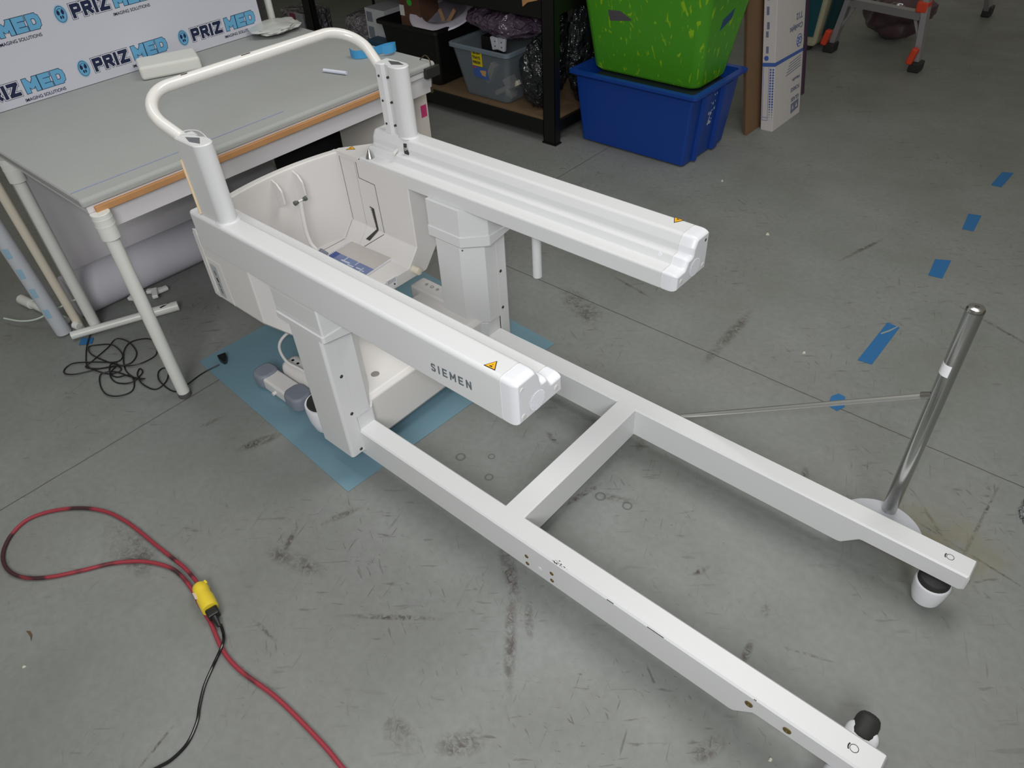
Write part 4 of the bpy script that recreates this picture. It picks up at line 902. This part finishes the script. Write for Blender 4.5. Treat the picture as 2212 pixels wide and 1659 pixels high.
MB().loft([[(x, 2.3015+dy-h, z) for x, z, dy in ((-1.843, .330, 0), (-1.815, .328, 0), (-1.815, .321, .001), (-1.843, .323, .001))] for h in (0, .0014)]).build('label_red', mat('label_red', rgb(200, 70, 80), .5), bl_, smooth=False)
# loose white plastic parts inside the tote
PR = [((-1.86, 2.44, .20), (.02, .02, .10), 30, 'upright'), ((-1.76, 2.40, .16), (.014, .014, .16), 62, 'long slanting'), ((-1.66, 2.42, .155), (.03, .02, .03), 10, 'small squat'), ((-1.71, 2.50, .16), (.03, .03, .06), -30, 'stubby'), ((-1.62, 2.40, .16), (.012, .02, .05), -50, 'thin short')]
for (c, s_, rz, adj) in PR:
    o = MB().box((-s_[0], -s_[1], 0), (s_[0], s_[1], s_[2]*1.3), .004, Matrix.Translation(c) @ Matrix.Rotation(R(rz), 4, 'Y')).build('plastic_part', mat('part_beige', rgb(206, 200, 186), .5))
    tag(o, adj+' beige plastic part inside the translucent tote', 'plastic part', 'beige plastic parts in the translucent tote')
tk = thing('camera_bracket', (-1.7, 2.45, .43), 'pale plastic bracket pair with screw holes poking out of the translucent tote', 'bracket')
for x, r_ in ((-1.745, -12), (-1.695, 8)):
    b_ = MB().box((-.028, -.012, -.035), (.028, .012, .040), .008, Matrix.Translation((x, 2.40, .445)) @ Matrix.Rotation(R(r_), 4, 'Y')).build('bracket_plate', mat('pale_grey_plastic', rgb(196, 198, 208), .4), tk)
    for dz in (-.012, .014): cyl('screw_hole', (x+.006, 2.389, .445+dz), (x+.006, 2.3872, .445+dz), .004, SEAM, b_)
box('bracket_body', (-1.86, 2.40, .38), (-1.72, 2.46, .47), BTOTE, tk, .004)
tag(blob('bubble_wrap_bundle', (-1.72, 2.47, .47), (.27, .13, .085), PFILM, amp=.18, freq=4, seed=3), 'purple tinted bubble wrap bundle resting on the translucent tote', 'bubble wrap')
BG = [((-1.435, 2.39, .141), (.095, .075, .175), 1, 'black film bundle in front beside the rack post'), ((-1.455, 2.60, .141), (.085, .085, .23), 7, 'tall black film bundle behind the front one on the lower deck'), ((-1.36, 2.80, .141), (.09, .075, .25), 11, 'black film bundle at the rear right end of the lower deck'), ((-1.295, 2.60, .141), (.05, .085, .24), 17, 'narrow black film bundle right beside the rack post')]
for c, s_, sd, lb_ in BG:
    tag(blob('film_bundle', c, s_, FILM, amp=.22, freq=5, seed=sd, sub=5), lb_, 'film bundle', 'black film bundles on the rack')
# items at the left end of the lower deck
wc = thing('white_device_carton', (-2.9, 2.5, .14), 'white carton with grey panels on the rack left of the black tote', 'box')
box('box_body', (-2.92, 2.42, .141), (-2.73, 2.62, .48), mat('grey_white_card', rgb(186, 188, 194), .6), wc, .003)
for z0, z1 in ((.40, .46), (.30, .37)): box('printed_panel', (-2.905, 2.4185, z0), (-2.85, 2.4195, z1), mat('panel_grey', rgb(116, 124, 136), .6), wc, 0)
tn = thing('teal_case', (-2.72, 2.36, .14), 'small dark teal plastic case in front of the white carton on the rack', 'case')
box('case_body', (-2.80, 2.31, .141), (-2.63, 2.40, .33), mat('dark_teal', rgb(34, 70, 92), .5), tn, .006)
for x in (-2.77, -2.69): box('case_slot', (x, 2.3085, .25), (x+.035, 2.3105, .275), SEAM, tn, 0)
tag(blob('wrapped_package', (-3.12, 2.62, .141), (.16, .16, .13), GFILM, amp=.15, freq=4, seed=23, flat=.7), 'grey film wrapped package between the left rack posts', 'package')
tag(box('cardboard_panel', (-3.30, 2.82, .141), (-2.80, 2.86, .64), mat('greyish_panel', rgb(128, 130, 124), .8), None, .002), 'grey cardboard panel standing at the back of the rack', 'panel')
pk = thing('plastic_wrapped_kit', (-3.8, 2.4, 0), 'clear wrapped kit with a magenta strip on the floor left of the rack', 'package')
MB().box((-.15, -.12, 0), (.15, .12, .36), .02, Matrix.Translation((-3.72, 2.50, .0))).build('wrapped_body', GFILM, pk)
MB().box((-.02, -.125, 0), (.05, -.118, .34), .002, Matrix.Translation((-3.72, 2.50, .01))).build('magenta_strip', mat('magenta', rgb(130, 50, 90), .4), pk)
MB().box((.06, -.13, 0), (.15, -.118, .36), .002, Matrix.Translation((-3.72, 2.50, .0))).build('dotted_flap', mat('dotted_white', rgb(160, 164, 172), .5, var=.4, vscale=60), pk)
# dark wall panel far behind the rack
wl = box('wall_back', (-9, 3.9, 0), (-2.2, 4.0, 3), mat('dark_wall', rgb(66, 66, 60), .8, var=.1, vscale=2), None, 0); tag(wl, kind='structure')
# dark filler boxes added at the rack rear, standing in for the shade
for i, (x, z, wd, h, c_) in enumerate(((-2.45, .141, .40, .40, rgb(34, 32, 32)), (-1.98, .141, .36, .46, rgb(28, 28, 30)))):
    o = box('dark_storage_box', (x-wd/2, 2.80, z), (x+wd/2, 2.885, z+h), mat('dark_storage%d' % i, c_, .7), None, .004)
    tag(o, ('added dark filler box standing in for shade behind the black tote', 'added dark filler box standing in for shade behind the translucent tote')[i], 'box', 'added dark filler boxes at the rack rear')

# ================================================================== blue tote with green tote on top
b2 = thing('blue_tote', (-.83, 2.65, 0), 'royal blue plastic tote on the floor under the scratched green bin', 'tote')
def rect(x0, y0, x1, y1, z, r=.018): return [(u, v, z) for u, v in fillet([(x0, y0), (x1, y0), (x1, y1), (x0, y1)], r, 3)]
MB().loft([rect(-1.145, 2.462, -.510, 2.865, .003), rect(-1.157, 2.450, -.498, 2.877, .010), rect(-1.195, 2.425, -.462, 2.905, .370), rect(-1.190, 2.430, -.467, 2.900, .370), rect(-1.150, 2.458, -.505, 2.868, .014)]).build('tub', BLUET, b2)
MB().loft([rect(-1.196, 2.424, -.461, 2.906, .358, .02), rect(-1.222, 2.396, -.432, 2.935, .378, .02), rect(-1.222, 2.396, -.432, 2.935, .392, .02), rect(-1.190, 2.430, -.467, 2.900, .392, .02), rect(-1.190, 2.430, -.467, 2.900, .358, .02)], cap=False).build('rim', BLUET, b2)
for y0_, y1_ in ((2.515, 2.585), (2.70, 2.80)):
    MB().loft([[(x, y, z) for x, y in p_] for z, p_ in ((.010, [(-.510, y0_+.02), (-.478, y0_+.028), (-.478, y1_-.028), (-.510, y1_-.02)]), (.368, [(-.475, y0_), (-.440, y0_+.010), (-.440, y1_-.010), (-.475, y1_)]))]).build('side_rib', BLUET, b2)
random.seed(12); stk = MB()
for k in range(26):
    z = .17+random.random()*.16; y = 2.60+random.random()*.075*(1 if z > .24 else .6)+(.02 if z < .24 else 0); xs = -.498+(z-.010)/.36*.036+.0012
    s1, s2 = random.uniform(.003, .016), random.uniform(.004, .018)
    stk.loft([[(xs+h, y, z), (xs+h, y+s1, z+.002), (xs+h, y+s1*.8, z+s2), (xs+h, y+.001, z+s2*.7)] for h in (-.001, .0005)])
stk.build('sticker_residue', mat('residue', rgb(170, 178, 190), .6), b2, smooth=False)
tag(box('dark_flat_lid', (-1.14, 2.47, .320), (-.515, 2.86, .345), mat('dark_green_black', rgb(26, 40, 44), .6), None, .003), 'dark flat panel lying inside the blue tote beneath the green bin', 'lid')
g2 = thing('green_bin', (-.83, 2.72, .353), 'scratched lime green plastic bin with grey tape residue stacked in the blue tote', 'bin')
MB().loft([rect(-1.175, 2.595, -.545, 2.875, .354, .05), rect(-1.190, 2.578, -.530, 2.890, .372, .05), rect(-1.208, 2.455, -.452, 2.960, .86, .05), rect(-1.200, 2.463, -.460, 2.952, .86, .05), rect(-1.180, 2.590, -.541, 2.880, .38, .05)]).build('bin_body', GREEN, g2)
MB().loft([rect(-1.208, 2.453, -.450, 2.962, .845, .05), rect(-1.216, 2.43, -.42, 2.985, .86, .05), rect(-1.216, 2.43, -.42, 2.985, .872, .05), rect(-1.200, 2.463, -.460, 2.952, .872, .05)], cap=False).build('bin_rim', GREEN, g2)
def onfront(x, z, h): return (x, 2.578-(z-.372)/.488*.123-h, z)
MB().loft([[onfront(x, z, h) for x, z in ((-1.04, .690), (-.965, .694), (-.900, .660), (-.915, .652), (-1.035, .637))] for h in (.0003, .0012)]).build('tape_residue', mat('tape_grey', rgb(92, 88, 92), .6, var=.2, vscale=60), g2, smooth=False)
MB().loft([[(-.530+(z-.372)/.488*.078+h, y, z) for y, z in ((2.66, .680), (2.76, .712), (2.755, .667), (2.655, .630))] for h in (.0003, .0012)]).build('blue_tape_patch', mat('patch_blue', rgb(44, 84, 120), .6), g2, smooth=False)

# ================================================================== flattened carton and lamp box leaning
LEAN = R(-9)
def leanM(x, y, z=0): return Matrix.Translation((x, y, z)) @ Matrix.Rotation(LEAN, 4, 'Y')
fc = thing('flattened_carton', (-.42, 3.2, 0), 'brown flattened cardboard sheets leaning between the totes and the white carton', 'cardboard')
for k in range(3):
    MB().box((-.012-k*.013, 0, 0), (-.001-k*.013, .42, 1.1-.03*k), .001, leanM(-.418, 3.012+.012*k)).build('cardboard_sheet', CARD, fc)
gb = thing('lamp_carton', (-.325, 3.3, 0), 'tall narrow white carton with blue printed band and dots leaning beyond the totes', 'box')
mL = leanM(-.325, 3.140)
MB().box((-.072, 0, 0), (0, .35, 1.25), .002, mL).build('carton_body', mat('white_lamp_carton', rgb(206, 200, 200), .6), gb)
def onx_(pts, m_, nm, h=.0008): return MB().loft([[mL @ Vector((h2, y, z)) for y, z in pts] for h2 in (-.0002, h)]).build(nm, m_, gb, smooth=False)
def ony_(pts, m_, nm, h=.0008): return MB().loft([[mL @ Vector((x, -h2, z)) for x, z in pts] for h2 in (-.0002, h)]).build(nm, m_, gb, smooth=False)
onx_([(0, .352), (.35, .345), (.35, .362), (0, .372)], BPRINT, 'blue_band'); ony_([(-.072, .352), (0, .352), (0, .372), (-.072, .372)], BPRINT, 'blue_band')
dots = MB()
for r_ in range(20):
    rad = .0052 if r_ < 14 else .0052*(1-(r_-13)/8)
    for xx in (-.0235, -.0085):
        zc = .336-r_*.0142; dots.loft([[mL @ Vector((xx+math.cos(a)*rad, -h, zc+math.sin(a)*rad)) for a in [k*2*math.pi/12 for k in range(12)]] for h in (-.0002, .0008)])
dots.build('dot_pattern', BPRINT, gb, smooth=False)
for pts in ([(-.066, .350), (-.064, .350), (-.064, .062), (-.066, .062)], [(-.034, .350), (-.0325, .350), (-.0325, .062), (-.034, .062)], [(-.066, .062), (-.0325, .062), (-.0325, .064), (-.066, .064)], [(-.066, .078), (-.034, .078), (-.034, .080), (-.066, .080)]):
    ony_(pts, BPRINT, 'printed_lamp_outline')
ny = (mL.to_3x3() @ Vector((0, 0, 1))); nx3 = (mL.to_3x3() @ Vector((0, 1, 0)))
def btext(s_, size, y, z, wd, m_, up=-1):
    # lettering runs down the carton side
    text('carton_lettering', s_, size, mL @ Vector((0, y, z)), -nx3, -ny, m_, gb, off=.0008, width=wd, lift=.0010)
btext('T12', .045, .315, .560, .075, BPRINTD); btext('Coolight', .038, .325, .505, .16, BPRINTD)
btext('GLASS', .030, .325, .118, .10, BPRINTD); btext('FORKS', .030, .325, .175, .11, BPRINTD); btext('Handle', .022, .325, .225, .10, BPRINTD)
for k in range(5): onx_([(.14+.01*k, .262+.014*k), (.325, .272+.014*k), (.325, .276+.014*k), (.14+.01*k, .266+.014*k)], BPRINTD, 'fine_print')
for (y, z, r_) in ((.292, .415, .034),):
    L0 = [(y+math.cos(a)*r_*1.0, z+math.sin(a)*r_) for a in [k*2*math.pi/28 for k in range(28)]]; onx_(L0, BPRINT, 'round_emblem')
    onx_([(y+(u-y)*.86, z+(v-z)*.86) for u, v in L0], mat('white_lamp_carton', rgb(206, 200, 200), .6), 'emblem_field', .0011)
    text('emblem_letters', 'GE', .052, mL @ Vector((0, y+.027, z+.018)), -nx3, -ny, BPRINT, gb, off=.001, width=.052, lift=.0014)
L0 = [(-.050+math.cos(a)*.013, .395+math.sin(a)*.013) for a in [k*2*math.pi/20 for k in range(20)]]; ony_(L0, BPRINT, 'round_emblem')
for z0, z1, xx in ((.42, .455, -.045), (.50, .53, -.048), (.54, .575, -.044), (.61, .65, -.048), (.68, .72, -.046)): ony_([(xx-.008, z0), (xx+.006, z0), (xx+.006, z1), (xx-.008, z1)], BPRINTD, 'fine_print')
onx_([(.225, .030), (.325, .040), (.325, .090), (.225, .085)], BPRINTD, 'handling_symbols')
for (a_, b_) in ((.24, .26), (.285, .31)): onx_([(a_, .05), (b_, .052), ((a_+b_)/2, .076)], mat('white_lamp_carton', rgb(206, 200, 200), .6), 'handling_symbol_mark', .0012)
# dark purple strip behind the carton
tag(MB().box((-.01, 0, 0), (-.002, .03, 1.0), .001, leanM(-.330, 3.492, .10)).build('purple_board', mat('purple_edge', rgb(60, 34, 60), .7)), 'dark purple board edge showing behind the white carton', 'board')

# ================================================================== teal bin and ladder at the back
tl = thing('teal_bin', (-.85, 4.7, 0), 'cream and teal rectangular bin on the floor behind the white carton', 'bin')
CRM = mat('bin_cream', rgb(170, 166, 140), .6)
MB().loft([rect(-1.14, 4.56, -.72, 4.95, .035, .02), rect(-1.16, 4.55, -.705, 4.97, .06, .02), rect(-1.20, 4.52, -.655, 5.0, .60, .02)]).build('bin_body', CRM, tl)
MB().loft([[(x+(z-.10)*.08*(1 if x > -.8 else 0), 4.545-(z-.06)*.055-h, z) for x, z in ((-1.10, .10), (-.728, .10), (-.728, .50), (-1.10, .50))] for h in (.001, .005)]).build('teal_panel', mat('teal', rgb(16, 74, 84), .6), tl, smooth=False)
MB().loft([[(-.695+(z-.06)*.10+h, y, z) for y, z in ((4.60, .10), (4.90, .10), (4.90, .5), (4.60, .5))] for h in (.001, .004)]).build('teal_panel', mat('teal', rgb(16, 74, 84), .6), tl, smooth=False)
for x in (-1.09, -.78):
    for y in (4.60, 4.90): box('bin_foot', (x-.03, y-.03, 0), (x+.03, y+.03, .036), RUB, tl, .004)
ld = thing('step_ladder', (-.3, 5.2, 0), 'aluminium step ladder with orange feet standing at the back of the room', 'ladder')
def rail2(p0, p1, wd=.055, dp=.022, m_=ALU):
    p0 = Vector(p0); p1 = Vector(p1); d = (p1-p0).normalized(); a = Vector((1, 0, 0)); a = (a-d*a.dot(d)).normalized(); b = d.cross(a)
    return MB().loft([[c+a*u*dp+b*v*wd/2 for u, v in ((-1, -1), (-.4, -1), (-.4, -.7), (-.8, -.7), (-.8, .7), (-.4, .7), (-.4, 1), (-1, 1))][::1] + [c+a*-1.1*dp+b*wd/2*k for k in (1, -1)] for c in (p0, p1)])
def barb(nm, p0, p1, w1, w2, m_=ALU, par=ld):
    p0 = Vector(p0); p1 = Vector(p1); d = (p1-p0).normalized(); a = Vector((1, 0, 0)) if abs(d.x) < .8 else Vector((0, 1, 0)); a = (a-d*a.dot(d)).normalized(); b = d.cross(a)
    return MB().loft([[c+a*u*w1/2+b*v*w2/2 for u, v in ((-1, -1), (1, -1), (1, 1), (-1, 1))] for c in (p0, p1)]).build(nm, m_, par, smooth=False)
barb('front_rail', (-.02, 4.555, .02), (-.16, 4.62, .95), .035, .07); barb('front_rail', (-.625, 4.65, .02), (-.50, 4.70, .95), .035, .07)
barb('rung', (-.08, 4.575, .315), (-.585, 4.675, .315), .06, .045); barb('rung', (-.12, 4.60, .62), (-.54, 4.69, .62), .06, .045)
barb('brace', (-.045, 4.57, .15), (-.13, 4.585, .31), .014, .014); barb('brace', (-.60, 4.66, .15), (-.52, 4.66, .31), .014, .014)
for x, y in ((-.02, 4.55), (-.625, 4.645)):
    f1 = MB().box((-.035, -.06, 0), (.035, .04, .06), .008, Matrix.Translation((x, y, 0))).build('rubber_foot', RUB, ld)
    MB().box((-.02, -.05, .03), (.02, .0, .13), .01, Matrix.Translation((x-.045, y-.03, .02)) @ Matrix.Rotation(R(12), 4, 'Y')).build('orange_lever', ORANGE, ld)
box('orange_joint', (-.125, 4.54, .335), (-.055, 4.62, .40), ORANGE, ld, .01); box('orange_joint', (-.60, 4.62, .335), (-.54, 4.70, .40), ORANGE, ld, .01)
barb('rear_rail', (.01, 6.0, .03), (-.14, 5.2, 1.3), .035, .07); MB().box((-.03, -.05, 0), (.03, .05, .07), .008, Matrix.Translation((.01, 6.0, 0))).build('rubber_foot', RUB, ld)
barb('rear_rail', (-.70, 6.0, .03), (-.55, 5.2, 1.3), .035, .07)
tag(blob('clear_film_bag', (-.38, 5.15, 0), (.22, .16, .16), mat('brownish_film', rgb(90, 66, 72), .2, coat=.5), amp=.25, freq=4, seed=31), 'dark crinkled plastic bag on the floor behind the ladder rung', 'bag')
tag(blob('film_scrap', (1.465, 1.09, 0), (.020, .045, .006), CFILM, amp=.6, freq=6, seed=41), 'scrap of clear crumpled film on the floor at the right edge', 'film')
